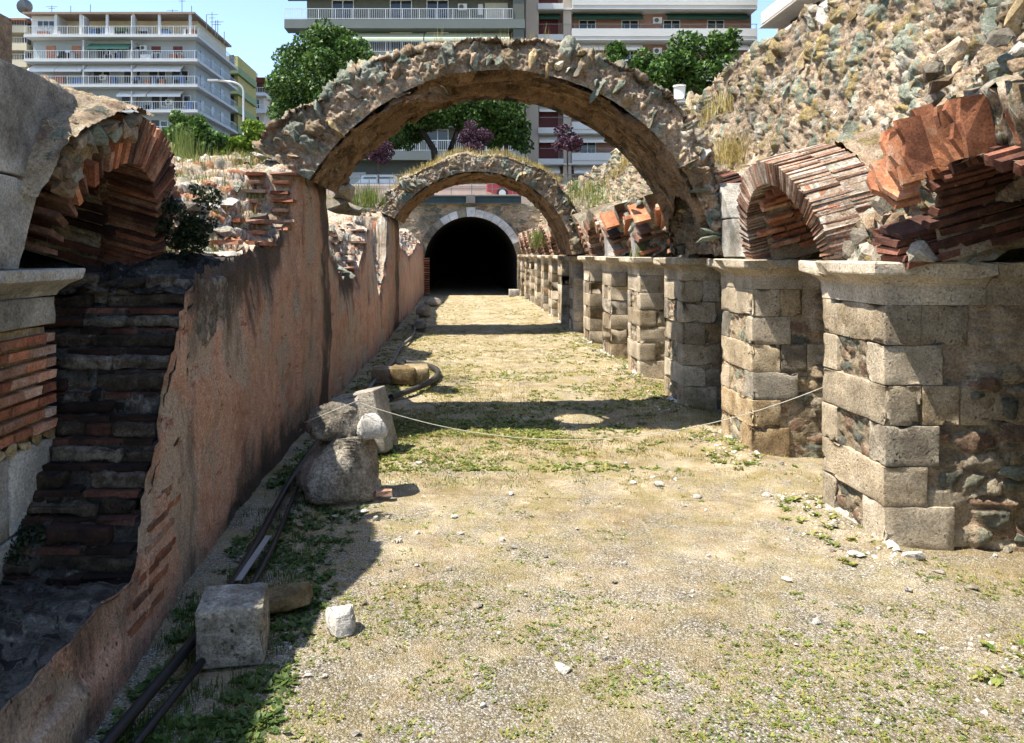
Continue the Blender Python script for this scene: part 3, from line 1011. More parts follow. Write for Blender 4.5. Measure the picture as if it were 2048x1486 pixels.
# ---- bay 0-1: broken arch, great terracotta tiles hanging as voussoirs
Yc, zc, R = bay(0)
t = thing('tile_arch', 'broken arch of big orange terracotta tiles beside the first pier', 'arch', (XR, Yc, zc), 'splayed brick arches of the arcade')
RT = .60
ring_core(t, 1, XR + .42, Yc, zc, RT + .08, RT + .5, -4, 184, .0, .9, M['rubble'], seed=8, amp=.05, lump=.12)
c, ax, up = vault_frame(1, XR, Yc, zc)
spec = []
for (s_row, angs) in ((.0, (37, 44, 52, 61, 71)), (.2, (56, 66, 77, 88, 99)), (.40, (66, 82, 95, 110, 124, 140)), (.6, (85, 104, 122))):
    for a_ in angs:
        spec.append((a_ + random.uniform(-2, 2), s_row + random.uniform(-.02, .03), random.uniform(.34, .46), random.uniform(.15, .21), random.uniform(.034, .048)))
for i, (a, s0, rl, dep, th) in enumerate(spec):
    a = math.radians(a + random.uniform(-1.5, 1.5))
    tl = random.uniform(-.1, .1) + (.75 * (math.pi / 2 - a) if math.degrees(a) > 48 else 0)
    rad = (Vector((0, 1, 0)) * math.cos(a + tl) + up * math.sin(a + tl))
    tan = (Vector((0, -1, 0)) * math.sin(a + tl) + up * math.cos(a + tl))
    rad0 = (Vector((0, 1, 0)) * math.cos(a) + up * math.sin(a))
    # a tile with a broken edge: outline in (radial, axial)
    rr = random.Random(40 + i)
    outl = [(0, rr.uniform(0, .05)), (rl * .35, rr.uniform(-.015, .03)), (rl * .6, rr.uniform(-.01, .04)), (rl * .85, rr.uniform(0, .03)), (rl, rr.uniform(.0, .06)),
            (rl * rr.uniform(.96, 1.05), dep), (0, dep)]
    nV = len(outl)
    Vv = []
    for sgn in (-.5, .5):
        for (u, w) in outl:
            wob = .012 * math.sin(u * 21 + i * 2)
            q = c + rad0 * RT + rad * u + tan * (th * sgn + wob) + ax * (s0 + w)
            Vv.append(tuple(q))
    F = [list(range(nV))[::-1], list(range(nV, 2 * nV))] + [[j, (j + 1) % nV, nV + (j + 1) % nV, nV + j] for j in range(nV)]
    place('tile', mesh_from('tile', np.array(Vv), F, M['tile']), t)
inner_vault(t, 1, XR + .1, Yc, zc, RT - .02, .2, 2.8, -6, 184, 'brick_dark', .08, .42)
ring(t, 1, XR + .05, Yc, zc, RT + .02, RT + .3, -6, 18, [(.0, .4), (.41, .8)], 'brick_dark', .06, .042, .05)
for q_ in range(34):
    a = math.radians(random.uniform(22, 150))
    rad = Vector((0, 1, 0)) * math.cos(a) + up * math.sin(a)
    sz_ = random.uniform(.12, .3)
    put_rock(t, c + rad * (RT + random.uniform(.44, .66)) + ax * random.uniform(.3, .8), rad + Vector((-.6, 0, .1)), (sz_, sz_ * .8, sz_ * .6), [('grey', 2), ('green', 2.5), ('brown', 1.5), ('white', .8)], None, .55)
for (a0_, s0_) in ((-3, .06), (1, .12)):
    for q_ in range(3):
        a = math.radians(a0_)
        p = c + Vector((0, 1, 0)) * (R + .1) + up * (.05 + .07 * q_) + ax * (s0_ + .3)
        place('brick', ubrick('brick_dark', q_), t, axes(p, Vector((0, 1, 0)), up, ax, (.24, .05, .55)))
for i_, (px, py) in enumerate([(1700, 500), (1725, 470), (1745, 440), (1760, 405), (1790, 450), (1815, 480), (1840, 500), (1735, 505)]):
    d_, z_ = PX(px, py, XR + .12)
    put_rock(t, (XR + .12, d_, z_), (-.7, -.5, .3), (.24, .2, .16), [('brown', 2), ('grey', 2)], None, .65)
m = MB().box(5.9, 6.1, Yc - 1, Yc + 1, .0, 3.9)
m.build('back_wall', M['brown'], t)

# ---- bays 3-4, 4-5: stumps of tile arches
for kb, lab in ((3, 'ruined stump of an arch with upright orange tiles on the fourth pier'), (4, 'ruined arch stump with cracked orange tiles and a marble springer on the fifth pier')):
    Yc, zc, R = bay(kb)
    t = thing('tile_arch', lab, 'arch', (XR, Yc, zc), 'ruined tile arch stumps')
    for side_a, rng_a in ((0, (4, 20, 29, 46)), (180, (6, 15, 33, 40))):
        for a in rng_a:
            aa = math.radians(a if side_a == 0 else 180 - a)
            c, ax, up = vault_frame(1, XR + .03, Yc, zc)
            rad = Vector((0, 1, 0)) * math.cos(aa) + up * math.sin(aa)
            tan = Vector((0, -1, 0)) * math.sin(aa) + up * math.cos(aa)
            rl = random.uniform(.3, .55)
            me_ = ubrick(random.choice(['tile', 'tile', 'brick_old']), random.randrange(6))
            place('tile', me_, t, axes(c + rad * (R + rl / 2) + ax * .27, rad, tan, ax, (rl, .06, random.uniform(.35, .55))))
    ring_core(t, 1, XR + .3, Yc, zc, R + .05, R + .4, -6, 62, .0, .6, M['rubble_arch'], seed=12 + kb, amp=.03)
    ring_core(t, 1, XR + .3, Yc, zc, R + .05, R + .4, 128, 186, .0, .6, M['rubble_arch'], seed=22 + kb, amp=.03)
    for q_ in range(22):
        aa = math.radians(random.choice([random.uniform(0, 60), random.uniform(125, 180)]))
        rad = Vector((0, 1, 0)) * math.cos(aa) + up * math.sin(aa)
        put_rock(t, c + rad * (R + random.uniform(.1, .45)) + ax * random.uniform(.05, .3), (-.8, -.3, .5), (random.uniform(.12, .3), random.uniform(.1, .22), .14), [('grey', 2), ('brown', 2), ('green', 1.5), ('white', .5)], None, .5)
    Yp = PIERS[kb + 1]
    voussoir(t, [(Yp + .06, CORN + .004), (Yp + .5, CORN + .004), (Yp + .62, CORN + .4), (Yp + .3, CORN + .5)], XR - .02, XR + .28, M['marble_old'], seed=17 + kb)
    inner_vault(t, 1, XR + .5, Yc, zc, R, .1, 2.0, -4, 184, 'brick_dark', .12, .5)
    m = MB().box(4.8, 5.0, Yc - 1, Yc + 1, .0, 3.6)
    m.build('back_wall', M['brown'], t)

# far bays: brick barrel and marble voussoir stumps
for kb in range(5, 14):
    Yc, zc, R = bay(kb)
    t = thing('brick_arch', 'weathered brick vault opening between the %s and %s piers' % (ORD[kb], ORD[kb + 1]), 'arch', (XR, Yc, zc), 'splayed brick arches of the arcade')
    ring_core(t, 1, XR + .12, Yc, zc, R, R + .3, -6, 186, .0, .7, M['rubble_arch'], seed=30 + kb, amp=.03)
    c, ax, up = vault_frame(1, XR + .08, Yc, zc)
    for i in range(22):
        aa = math.radians(-4 + 188 * (i + .5) / 22)
        if 55 < math.degrees(aa) < 120 and kb < 9:
            continue
        rad = Vector((0, 1, 0)) * math.cos(aa) + up * math.sin(aa)
        tan = Vector((0, -1, 0)) * math.sin(aa) + up * math.cos(aa)
        place('brick', ubrick('brick_old' if random.random() < .6 else 'brick_pale', random.randrange(6)), t, axes(c + rad * (R + .14) + ax * .15, rad, tan, ax, (.3, .07, .34)))
    MB().box(4.5, 4.7, Yc - 1, Yc + 1, .0, 3.5).build('back_wall', M['brown'], t)

# ================================================================== RIGHT rubble wall (haunch of the fallen vault)
t = thing('rubble_wall', 'long sloping rubble wall of green and ochre stones in pink mortar above the arcade', 'wall', (3.7, 8, 2.6))
ys = geo_space(3.6, YT + .2, 560)
ts = np.linspace(0, 1, 170)
Yg, Tg = np.meshgrid(ys, ts, indexing='ij')
wob = 0.25 * (fbm(np.stack([Yg * .7, Tg * 0, Yg * 0], -1), 3, 77) - .5)
ztop = 4.86 + .35 * (fbm(np.stack([Yg * 1.6, Yg * 0, Yg * 0], -1), 4, 78) - .5) * 1.6 - .25 * sstep(12, 30, Yg)
zbot = 2.30 + .35 * fbm(np.stack([Yg * 1.1, Yg * 0, Yg * 0], -1), 2, 79)
prof_t = np.clip(Tg / .84, 0, 1)
Xg = 3.62 + .48 * prof_t + .10 * np.sin(prof_t * 3) + wob * .5 + np.where(Tg > .84, (Tg - .84) / .16 * 1.3, 0)
Zg = zbot + (ztop - zbot) * prof_t + np.where(Tg > .84, -.25 * (Tg - .84) / .16, 0)
Pg = np.stack([Xg, Yg, Zg], -1)
d, st = rubble(Pg, (.2, .15, .24), .075, .05, 21, .52)
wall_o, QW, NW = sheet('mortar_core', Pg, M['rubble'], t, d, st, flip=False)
if NW[:, :110, 0].mean() > 0:
    bpy.data.objects.remove(wall_o)
    wall_o, QW, NW = sheet('mortar_core', Pg, M['rubble'], t, d, st, flip=True)
# stones one can pick out: larger towards the camera
pool = []
for _ in range(1500):
    i, j = random.randrange(560), random.randrange(3, 142)
    pool.append((i, j))
used = []
cnt = 0
for (i, j) in pool + pool:
    p = QW[i, j]
    if p[1] > 15.5 or cnt >= 297:
        continue
    s = .055 + .28 * random.random() ** 2.2
    if any((p[0] - q[0]) ** 2 + (p[1] - q[1]) ** 2 + (p[2] - q[2]) ** 2 < (.42 * (s + q[3])) ** 2 for q in used):
        continue
    used.append((p[0], p[1], p[2], s))
    n = Vector(NW[i, j]) + Vector((random.uniform(-.35, .35), random.uniform(-.35, .35), random.uniform(-.2, .35)))
    put_rock(t, p, n, (s * random.uniform(.45, .8), s * random.uniform(.9, 1.6), s * random.uniform(.4, .75)),
             [('green', 3), ('ochre', 2.6), ('grey', 2), ('brown', 1.6), ('white', .9), ('brick', .25)], random.uniform(-.6, .6), .55)
    cnt += 1
# the ledge between the arcade front and the wall foot
ys = geo_space(3.6, YT, 300)
ws = np.linspace(0, 1, 40)
Yg, Wg = np.meshgrid(ys, ws, indexing='ij')
mid = np.abs(((Yg - PIERS[0] - PW - .775) / 2.5 + .5) % 1.0 - .5) * 2      # 0 over an opening, 1 over a pier
hz = 2.0 + .95 * np.sqrt(np.clip(1 - (mid / .68) ** 2, 0, 1))
hz = np.maximum(hz, 2.03 + .25 * Wg)
Xl = XR + .45 + Wg * .75
Zl = hz + .12 + .42 * Wg + .0 * Yg
brk = ((Yg > PIERS[3] + .9) & (Yg < PIERS[5] + .2))
Zl = np.where(brk, np.minimum(Zl, 2.35 + .5 * Wg), Zl)
Pg = np.stack([Xl, Yg, Zl], -1)
d, st = rubble(Pg, (.2, .2, .18), .06, .04, 23, .5)
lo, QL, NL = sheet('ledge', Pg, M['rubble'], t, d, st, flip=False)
if NL[..., 2].mean() < 0:
    bpy.data.objects.remove(lo)
    lo, QL, NL = sheet('ledge', Pg, M['rubble'], t, d, st, flip=True)

# rubble left standing between neighbouring arches, over each pier
for k in range(1, 14):
    Yp = PIERS[k] + PW / 2
    nu, nv = (90, 70) if k <= 3 else (26, 22)
    Ug, Vg = np.meshgrid(np.linspace(-.78, .78, nu), np.linspace(0, 1, nv), indexing='ij')
    hgt = (.98 if k not in (3, 4, 5) else .5) * (1 - .35 * np.abs(Ug / .78) ** 2)
    hgt = hgt * (.85 + .3 * fbm(np.stack([Ug * 3, Ug * 0 + k, Ug * 0], -1), 3, k))
    Pg = np.stack([XR + .10 + .55 * Vg ** 1.4 + .10 * (Ug / .78) ** 2, Yp + Ug / .78 * (.44 + .36 * Vg), CORN - .02 + hgt * Vg], -1)
    d, st = rubble(Pg, (.19, .19, .16), .07, .05, 120 + k, .45)
    Nn = grid_normals(Pg)
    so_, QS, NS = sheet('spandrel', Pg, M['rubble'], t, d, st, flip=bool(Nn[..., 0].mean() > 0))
    if k <= 2:
        for _ in range(16):
            i, j = random.randrange(8, nu - 8), random.randrange(4, nv - 6)
            put_rock(t, QS[i, j], (-.8, -.35, .4), (random.uniform(.1, .26), random.uniform(.08, .18), random.uniform(.07, .13)), [('green', 2), ('grey', 2), ('ochre', 1.4), ('white', 1)], None, .5)

# ================================================================== the two standing slices of the corridor vault
VC = (0.454, 1.69)
VR = 2.48
def vault_slice(label, Y0, Y1, seed, thick, a0, a1, nA, cell, n_slab, hole=None, cuts=(), slab=(.2, .42)):
    t = thing('vault_arch', label, 'arch', (VC[0], (Y0 + Y1) / 2, VC[1]), 'standing slices of the corridor vault')
    A = np.radians(np.linspace(a0, a1, nA))
    # soffit
    nS = 70
    Ys = np.linspace(Y0 + .02, Y1 - .02, nS)
    Ag, Yg = np.meshgrid(A, Ys, indexing='ij')
    vec = np.stack([Ag * VR, Yg, Ag * 0], -1)
    edge = np.minimum(1, np.minimum(Yg - Y0, Y1 - Yg) / .15)
    dd = .10 * (fbm(np.stack([Ag * VR * .9, Yg * 5, Ag * 0], -1), 4, seed) - .5) + .05 * (fbm(vec * 5, 4, seed + 3) - .5)
    # a layer of render that has come away in bands
    lay = fbm(np.stack([Ag * VR * .7, Yg * 2.6, Ag * 0 + 3], -1), 3, seed + 9)
    dd = dd + .045 * sstep(.5, .54, lay)
    Rr = VR + dd
    Pg = np.stack([VC[0] + Rr * np.cos(Ag), Yg, VC[1] + Rr * np.sin(Ag)], -1)
    cA = (Pg[:-1, :-1] + Pg[1:, 1:]) / 2
    keep = np.ones(cA.shape[:2], bool)
    for (yc, zc, r) in cuts:
        keep &= ~(((cA[..., 1] - yc) ** 2 + (cA[..., 2] - zc) ** 2 < r * r) & (cA[..., 0] > 1.5))
    if hole:
        hx, hy, ra, rb = hole
        keep &= ((cA[..., 0] - hx) / ra) ** 2 + ((cA[..., 1] - hy) / rb) ** 2 > 1
    s1, s2, sid, _ = worley(np.stack([Ag * VR / .34, Yg / .17, Ag * 0 + .5], -1) + .5 * (fbm(vec * 6, 2, seed + 1) - .5)[..., None], seed + 44)
    brk = sstep(.02, .14, s2 - s1) * (lay < .52)
    sst = np.stack([sid, brk * (sid > .35), lay], -1)
    Rr2_ = Rr - .042 * brk * (.4 + sid) + .06 * (fbm(vec * 11, 4, seed + 6, .6) - .5)
    Pg = np.stack([VC[0] + Rr2_ * np.cos(Ag), Yg, VC[1] + Rr2_ * np.sin(Ag)], -1)
    so, Qs, Ns = sheet('soffit', Pg, M['soffit'], t, None, sst, flip=False, keep=keep, vec=vec)
    # front, top, back
    def rext(a):
        th = lerp_tab(thick, np.degrees(a))
        return VR + th * (.8 + .42 * fbm(np.stack([a * VR * 2.1, a * 0, a * 0], -1), 3, seed + 21))
    nF, nT, nB = 34, 70, 12
    f = np.concatenate([np.linspace(0, 1, nF), np.ones(nT - 1), np.linspace(1, 0, nB)[1:]])
    y = np.concatenate([np.zeros(nF), np.linspace(0, 1, nT)[1:], np.ones(nB - 1)])
    Ag, Fg = np.meshgrid(A, f, indexing='ij')
    _, Yf = np.meshgrid(A, y, indexing='ij')
    Re = rext(Ag)
    crown = np.sin(Yf * math.pi)                       # top is hummocky
    Rg = VR + .0 + (Re - VR) * Fg + np.where(Fg > .999, .10 * crown * (fbm(np.stack([Ag * VR * 2, Yf * 3, Ag * 0], -1), 3, seed + 31) - .3), 0)
    ej = .10 * (fbm(np.stack([Ag * VR * 3, Ag * 0, Fg * 1.2], -1), 3, seed + 33) - .5)
    Yg = Y0 + (Y1 - Y0) * Yf + np.where(Yf < .01, ej + .10 * Fg ** 2, 0) - np.where(Yf > .99, ej + .1 * Fg ** 2, 0)
    Pg = np.stack([VC[0] + Rg * np.cos(Ag), Yg, VC[1] + Rg * np.sin(Ag)], -1)
    C = np.stack([Ag * VR, Yg, Rg], -1)
    d, st = rubble(C, cell, .085, .06, seed + 2, .55)
    d = d * np.clip(.3 + Fg * 3, 0, 1)
    cA = (Pg[:-1, :-1] + Pg[1:, 1:]) / 2
    keep = np.ones(cA.shape[:2], bool)
    if hole:
        tx, ty = hx - .21, hy - .05
        cf = (Yf[:-1, :-1] + Yf[1:, 1:]) / 2
        keep &= ~((((cA[..., 0] - tx) / (ra + .03)) ** 2 + ((cA[..., 1] - ty) / (rb + .03)) ** 2 < 1) & (cA[..., 2] > 3.5) & (cf > .02) & (cf < .98))
    if True:
        Nn = grid_normals(Pg)
        outw = np.stack([np.cos(Ag), Ag * 0, np.sin(Ag)], -1)
        sg = (Nn[:, nF + 5:nF + 30] * outw[:, nF + 5:nF + 30]).sum(-1).mean() < 0
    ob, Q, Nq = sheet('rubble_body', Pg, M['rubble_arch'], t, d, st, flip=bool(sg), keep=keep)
    if hole:
        ph = np.linspace(0, 2 * math.pi, 40)
        rr = np.linspace(0, 1, 8)
        Pp, Rr2 = np.meshgrid(ph, rr, indexing='ij')
        zlo = VC[1] + math.sqrt(VR ** 2 - (hx - VC[0]) ** 2) - .02
        zhi = VC[1] + math.sqrt((VR + .33) ** 2 - (tx - VC[0]) ** 2) + .10
        X = hx + (tx - hx) * Rr2 + (ra + .05 + .06 * (fbm(np.stack([np.cos(Pp) * 2, np.sin(Pp) * 2, Rr2 * 3], -1), 3, 4) - .5)) * np.cos(Pp)
        Yq = hy + (ty - hy) * Rr2 + (rb + .05) * np.sin(Pp)
        Pw = np.stack([X, Yq, zlo + (zhi - .12 - zlo) * Rr2], -1)
        dw, stw = rubble(Pw, (.2, .2, .2), .03, .02, 9)
        sheet('hole_lining', Pw, M['rubble_arch'], t, dw * 0, stw)
    # slabs of schist set radially, standing proud
    for q in range(n_slab):
        a = random.uniform(a0 + 3, a1 - 2)
        ar = math.radians(a)
        rad, tan = Vector((math.cos(ar), 0, math.sin(ar))), Vector((-math.sin(ar), 0, math.cos(ar)))
        i = int((a - a0) / (a1 - a0) * (nA - 1))
        if random.random() < .62:
            j = random.randrange(int(nF * .35), nF - 1)
            yo = -.01
        else:
            j = nF + random.randrange(2, nT - 6)
            yo = 0
        p = Vector(Q[i, j])
        L = random.uniform(*slab) * random.choice([.55, .7, 1, 1])
        tl = random.uniform(-.6, .6)
        r2 = (rad * math.cos(tl) + tan * math.sin(tl))
        t2 = (tan * math.cos(tl) - rad * math.sin(tl))
        if p.z - rad.z * .1 < CORN:
            continue
        k = rock_key([('green', 4), ('grey', 2), ('ochre', 1.2), ('brown', 1.6), ('white', .5)])
        place('stone', random.choice(rocks[k]), t,
              axes(p - rad * L * (.28 if j < nF else .12) + Vector((0, yo, 0)), r2, t2, Vector((0, 1, 0)), (L, random.uniform(.05, .14), random.uniform(.12, .3))))
    return t, Q, nF, nT

yb, zb, rb_ = bay(2)
arch1, Q1, nF1, nT1 = vault_slice('large ruined stone arch across the corridor with jagged schist slabs, nearer of two', 8.88, 10.62, 5,
    [(0, .12), (18, .16), (34, .36), (60, .40), (90, .36), (120, .42), (140, .60), (160, .72)], 8.4, 150.5, 460, (.17, .19, .24), 66,
    hole=(-.46, 9.46, .30, .27), cuts=[(yb, zb, rb_ + .02)])
arch2, Q2, nF2, nT2 = vault_slice('smaller looking ruined arch topped with dry yellow grass, in front of the tunnel', 19.85, 22.6, 15,
    [(0, .55), (30, .5), (90, .42), (140, .5), (160, .6)], 8.4, 149, 300, (.2, .24, .3), 70)

# ================================================================== LEFT plastered wall
TOP = [(1.4, .40), (4.02, .40), (4.12, .50), (4.6, 1.12), (5.13, 1.88), (5.6, 1.95), (6.9, 2.12), (8.3, 2.22), (8.72, 2.5), (8.86, 3.08), (10.62, 3.14), (10.74, 2.5), (11.2, 2.1), (12.2, 1.72), (13.7, 1.66),
       (14.8, 2.0), (15.5, 2.5), (16.2, 2.62), (16.45, 2.2), (17, 1.6), (17.8, 1.05), (18.7, 1.5), (19.75, 2.0), (19.9, 3.05), (22.6, 3.1), (22.75, 2.3), (25.5, 2.25), (28, 2.0), (31, 2.1), (34, 2.5), (38, 2.65), (40, 2.65)]
BACK = [(4.02, .40), (5.13, 1.90), (6, 2.02), (7, 2.3), (8.0, 2.75), (8.8, 3.12), (10.6, 3.3), (11.4, 3.2), (12.2, 2.75), (14, 2.55), (15.5, 2.7), (16.3, 2.7), (17.5, 2.3), (19.8, 3.1), (23, 3.1), (28, 2.7), (34, 3.0), (40, 3.3)]
def topz(Y):
    Yn = np.asarray(Y, float)
    p = np.stack([Yn * 5, Yn * 0, Yn * 0], -1)
    damp = 1 - .85 * ((Yn > 8.8) & (Yn < 10.7)) - .85 * ((Yn > 19.8) & (Yn < 22.7))
    z = lerp_tab(TOP, Yn) + damp * np.where(Yn > 5.2, .16, .05) * (fbm(p, 4, 61) - .5) + damp * np.where(Yn > 5.2, .13, .03) * (fbm(p * 4.3, 3, 62) - .5)
    q = z / .122
    zs = (np.floor(q) + sstep(.60, .90, q % 1)) * .122
    w = sstep(4.05, 4.15, Yn) * (1 - sstep(5.1, 5.25, Yn))
    return z * (1 - .85 * w) + zs * .85 * w

lw = thing('plastered_wall', 'long pink plastered wall with broken top and exposed brick courses, in shade', 'wall', (-1.8, 8, 0))
ys = np.concatenate([np.linspace(1.4, 4.0, 40), geo_space(4.03, YT, 560)])
tt = np.linspace(0, 1, 80)
Yg, Tg = np.meshgrid(ys, tt, indexing='ij')
tz = topz(Yg)
Zg = -.08 + (tz + .08) * Tg
C = np.stack([Yg * 0, Yg, Zg], -1)
bulge = .10 * (fbm(C * .8, 3, 63) - .5) + .035 * (fbm(C * 4, 4, 64) - .5) + .014 * (fbm(C * np.array([1, 11, 9]), 4, 65) - .5)
pil = (sstep(8.8, 8.9, Yg) - sstep(10.55, 10.68, Yg)) + (sstep(19.8, 19.95, Yg) - sstep(22.5, 22.65, Yg))
fallen = sstep(.54, .60, fbm(C * np.array([1, 1.7, 2.6]), 4, 66)) * sstep(.9, .2, np.abs(Zg - tz) / .6)
Xg = wallx(Yg) + bulge - .06 * Tg ** 2 + .05 * pil * sstep(.0, .3, Tg) + .10 * (1 - Tg) ** 3 * 0 - .035 * fallen
Xg = Xg - .03 * sstep(.12, 0, tz - Zg) * (Yg > 5.3)
# patches where the upper coat has dropped, and narrow gouges
patch = fbm(C * np.array([1, 1.6, 1.3]) + 4, 5, 67, .55)
Xg = Xg - .014 * sstep(.565, .585, patch)
gouge = np.zeros_like(Yg)
for (gy_, g0, g1, w_) in ((7.5, .85, 1.3, .022), (5.67, .78, 1.15, .016), (6.15, 1.5, 1.66, .03), (6.05, 1.1, 1.35, .012), (9.05, 2.0, 2.7, .02), (8.0, .5, .8, .02), (6.9, 1.6, 1.75, .03), (12.4, .7, 1.3, .03), (14.4, .9, 1.6, .04)):
    cx_ = gy_ + .06 * np.sin(Zg * 9 + gy_) + (Zg - g0) * .12
    gouge = np.maximum(gouge, sstep(w_, w_ * .3, np.abs(Yg - cx_)) * sstep(g0 - .05, g0 + .05, Zg) * sstep(g1 + .05, g1 - .05, Zg))
Xg = Xg - .03 * gouge
soot = (sstep(9.7, 10.1, Yg) - sstep(10.6, 10.8, Yg)) * .8 + (sstep(20.9, 21.6, Yg) - sstep(22.5, 22.8, Yg)) * .7
soot = soot + .75 * sstep(.75, .1, Zg) * (sstep(5.6, 6.6, Yg) - sstep(9.5, 11, Yg)) + .55 * sstep(.9, .2, tz - Zg) * (sstep(5.0, 5.4, Yg) - sstep(8.2, 8.7, Yg)) + .5 * (sstep(11, 12, Yg) - sstep(13, 14, Yg)) * sstep(1.2, 0, tz - Zg)
st = np.stack([patch, np.clip(1.1 * gouge + sstep(.45, 0, tz - Zg) * .6 + .5 * sstep(.16, 0, Zg) + soot, 0, 1.1), fbm(C * .7, 3, 68)], -1)
Pg = np.stack([Xg, Yg, Zg], -1)
face, QF, NF = sheet('plaster_face', Pg, M['plaster'], lw, None, st, flip=False)
if NF[..., 0].mean() < 0:
    bpy.data.objects.remove(face)
    face, QF, NF = sheet('plaster_face', Pg, M['plaster'], lw, None, st, flip=True)

FACE_Y = ys.copy()
def core_sheet(name, y0, y1, ny, nu, mat, depth, cell, amp, rough, seed, courses=.12, quant=.6, geo=True):
    ys = geo_space(y0, y1, ny)
    us = np.linspace(0, 1, nu)
    Yg, Ug = np.meshgrid(ys, us, indexing='ij')
    a, b = topz(Yg), lerp_tab(BACK, Yg)
    if quant < 0:
        a = a - .11
        b, quant = a, 0
    X0 = np.interp(Yg, FACE_Y, QF[:, -1, 0]) + .006
    Xg = X0 - Ug * depth
    Cn = np.stack([Xg, Yg, Xg * 0], -1)
    z = a - .015 + (b - a) * sstep(.01, .42, Ug) + .35 * (fbm(Cn * 1.4, 4, seed + 3) - .5) * sstep(0, .15, Ug) * (0.2 if name == 'sill_core' else 1)
    z = z * (1 - quant) + quant * (np.floor(z / courses) + sstep(.55, .95, (z / courses) % 1)) * courses
    Pg = np.stack([Xg, Yg, z], -1)
    d, st = rubble(Pg, cell, amp, rough, seed, .72 if 'sill' in name else .45)
    Nn = grid_normals(Pg)
    fl = bool(Nn[..., 2].mean() < 0)
    return sheet(name, Pg, mat, lw, d * np.minimum(1, Ug * 12), st, flip=fl)
# the crusted window sill that steps up from a low ledge
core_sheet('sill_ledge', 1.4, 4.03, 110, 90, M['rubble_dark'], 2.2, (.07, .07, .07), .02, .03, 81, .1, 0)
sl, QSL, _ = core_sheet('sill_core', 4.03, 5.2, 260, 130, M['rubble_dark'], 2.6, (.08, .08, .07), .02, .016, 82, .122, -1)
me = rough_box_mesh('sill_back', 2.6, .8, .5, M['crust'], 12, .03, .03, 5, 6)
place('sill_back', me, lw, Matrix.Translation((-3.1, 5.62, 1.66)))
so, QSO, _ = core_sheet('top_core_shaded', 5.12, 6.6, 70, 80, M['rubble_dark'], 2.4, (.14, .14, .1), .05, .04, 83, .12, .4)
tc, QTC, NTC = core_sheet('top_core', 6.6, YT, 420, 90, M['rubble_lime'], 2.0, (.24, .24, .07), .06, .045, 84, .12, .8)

# crusted mortar courses of the sill, each a step back from the one below
for q in range(13):
    z = .47 + .122 * q
    if z > 2.0:
        break
    yq = float(np.interp(z + .02, [p[1] for p in TOP[1:5]], [p[0] for p in TOP[1:5]]))
    xf = float(np.interp(yq + .05, FACE_Y, QF[:, -1, 0])) - .012
    x = xf
    while x > -3.6:
        L = min(random.uniform(.16, .55), x + 4.2)
        if random.random() < .12:
            x -= L * .5
            continue
        hh_ = random.uniform(.06, .098)
        me = rough_box_mesh('mortar_course', L - .004, .42, hh_, M['crust' if random.random() < .85 else 'brick_soot'], 7, .018, .02, 300 + q * 7 + int(-x * 10), 11)
        place('mortar_course', me, lw, Matrix.Translation((x - L / 2, yq + .21 + random.uniform(-.03, .05), z - .088 + hh_ / 2 + random.uniform(-.006, .006))) @ Matrix.Rotation(random.uniform(-.05, .05), 4, 'Y'))
        x -= L
# brick courses in the sill, set back under each step
for z in np.arange(.47, 1.9, .122):
    yq = float(np.interp(z, [p[1] for p in TOP[1:5]], [p[0] for p in TOP[1:5]]))
    x = float(np.interp(yq, FACE_Y, QF[:, -1, 0])) - .02
    while x > -2.9:
        L = random.uniform(.16, .34)
        if random.random() < .95:
            me = ubrick('brick_soot' if random.random() < .75 else 'brick_dark', random.randrange(6))
            place('brick', me, lw, axes((x - L / 2, yq + .085 + random.uniform(-.02, .02), z - .13 + .024), (1, 0, 0), (0, 1, 0), (0, 0, 1), (L - .012, .2, .032)))
        x -= L
# bricks laid bare in the plaster edge near the ledge (slanting lines on the face)
for q in range(21):
    zc_ = .42 + .085 * q * .55 + random.uniform(-.02, .02)
    y_ = 4.0 + .05 * q + random.uniform(-.1, .25)
    zz = .16 + .10 * (q % 6) + random.uniform(-.012, .012)
    yy = 3.92 + .1 * (q % 6) + random.uniform(0, .45)
    if zz < float(topz(np.array(yy - .13))) - .04:
        ti_ = min(79, max(0, int(79 * (zz + .08) / (float(topz(np.array(yy))) + .08))))
        place('brick', ubrick(random.choice(['brick', 'brick_old']), q % 6), lw, axes((float(np.interp(yy, FACE_Y, QF[:, ti_, 0])) - .056, yy, zz), (1, 0, 0), (0, 1, 0), (0, 0, 1), (.12, .26, .035)))
# red courses left of the vault foot, and along the broken stretches further back
def wall_bricks(yr, zr, n, mk='brick', pale=.3, out=.0):
    for _ in range(n):
        i = random.randrange(len(QTC))
        tries = 0
        while not (yr[0] <= QTC[i, 0, 1] <= yr[1]) and tries < 4000:
            i = random.randrange(len(QTC)); tries += 1
        j = random.randrange(0, 40)
        p = QTC[i, j]
        if not (zr[0] <= p[2] <= zr[1]):
            continue
        z = round(p[2] / .12) * .12 + .02
        place('brick', ubrick('brick_pale' if random.random() < pale else mk, random.randrange(6)), lw,
              axes((p[0] - .13 + out, p[1], z), (1, random.uniform(-.12, .12), 0), (random.uniform(-.12, .12), 1, 0), (0, 0, 1), (random.uniform(.2, .36), random.uniform(.16, .34), random.uniform(.032, .045))))
wall_bricks((6.7, 8.6), (1.9, 2.6), 46)
wall_bricks((11.4, 16.4), (1.6, 2.7), 70, pale=.45)
wall_bricks((23, 38), (1.8, 3.0), 40)
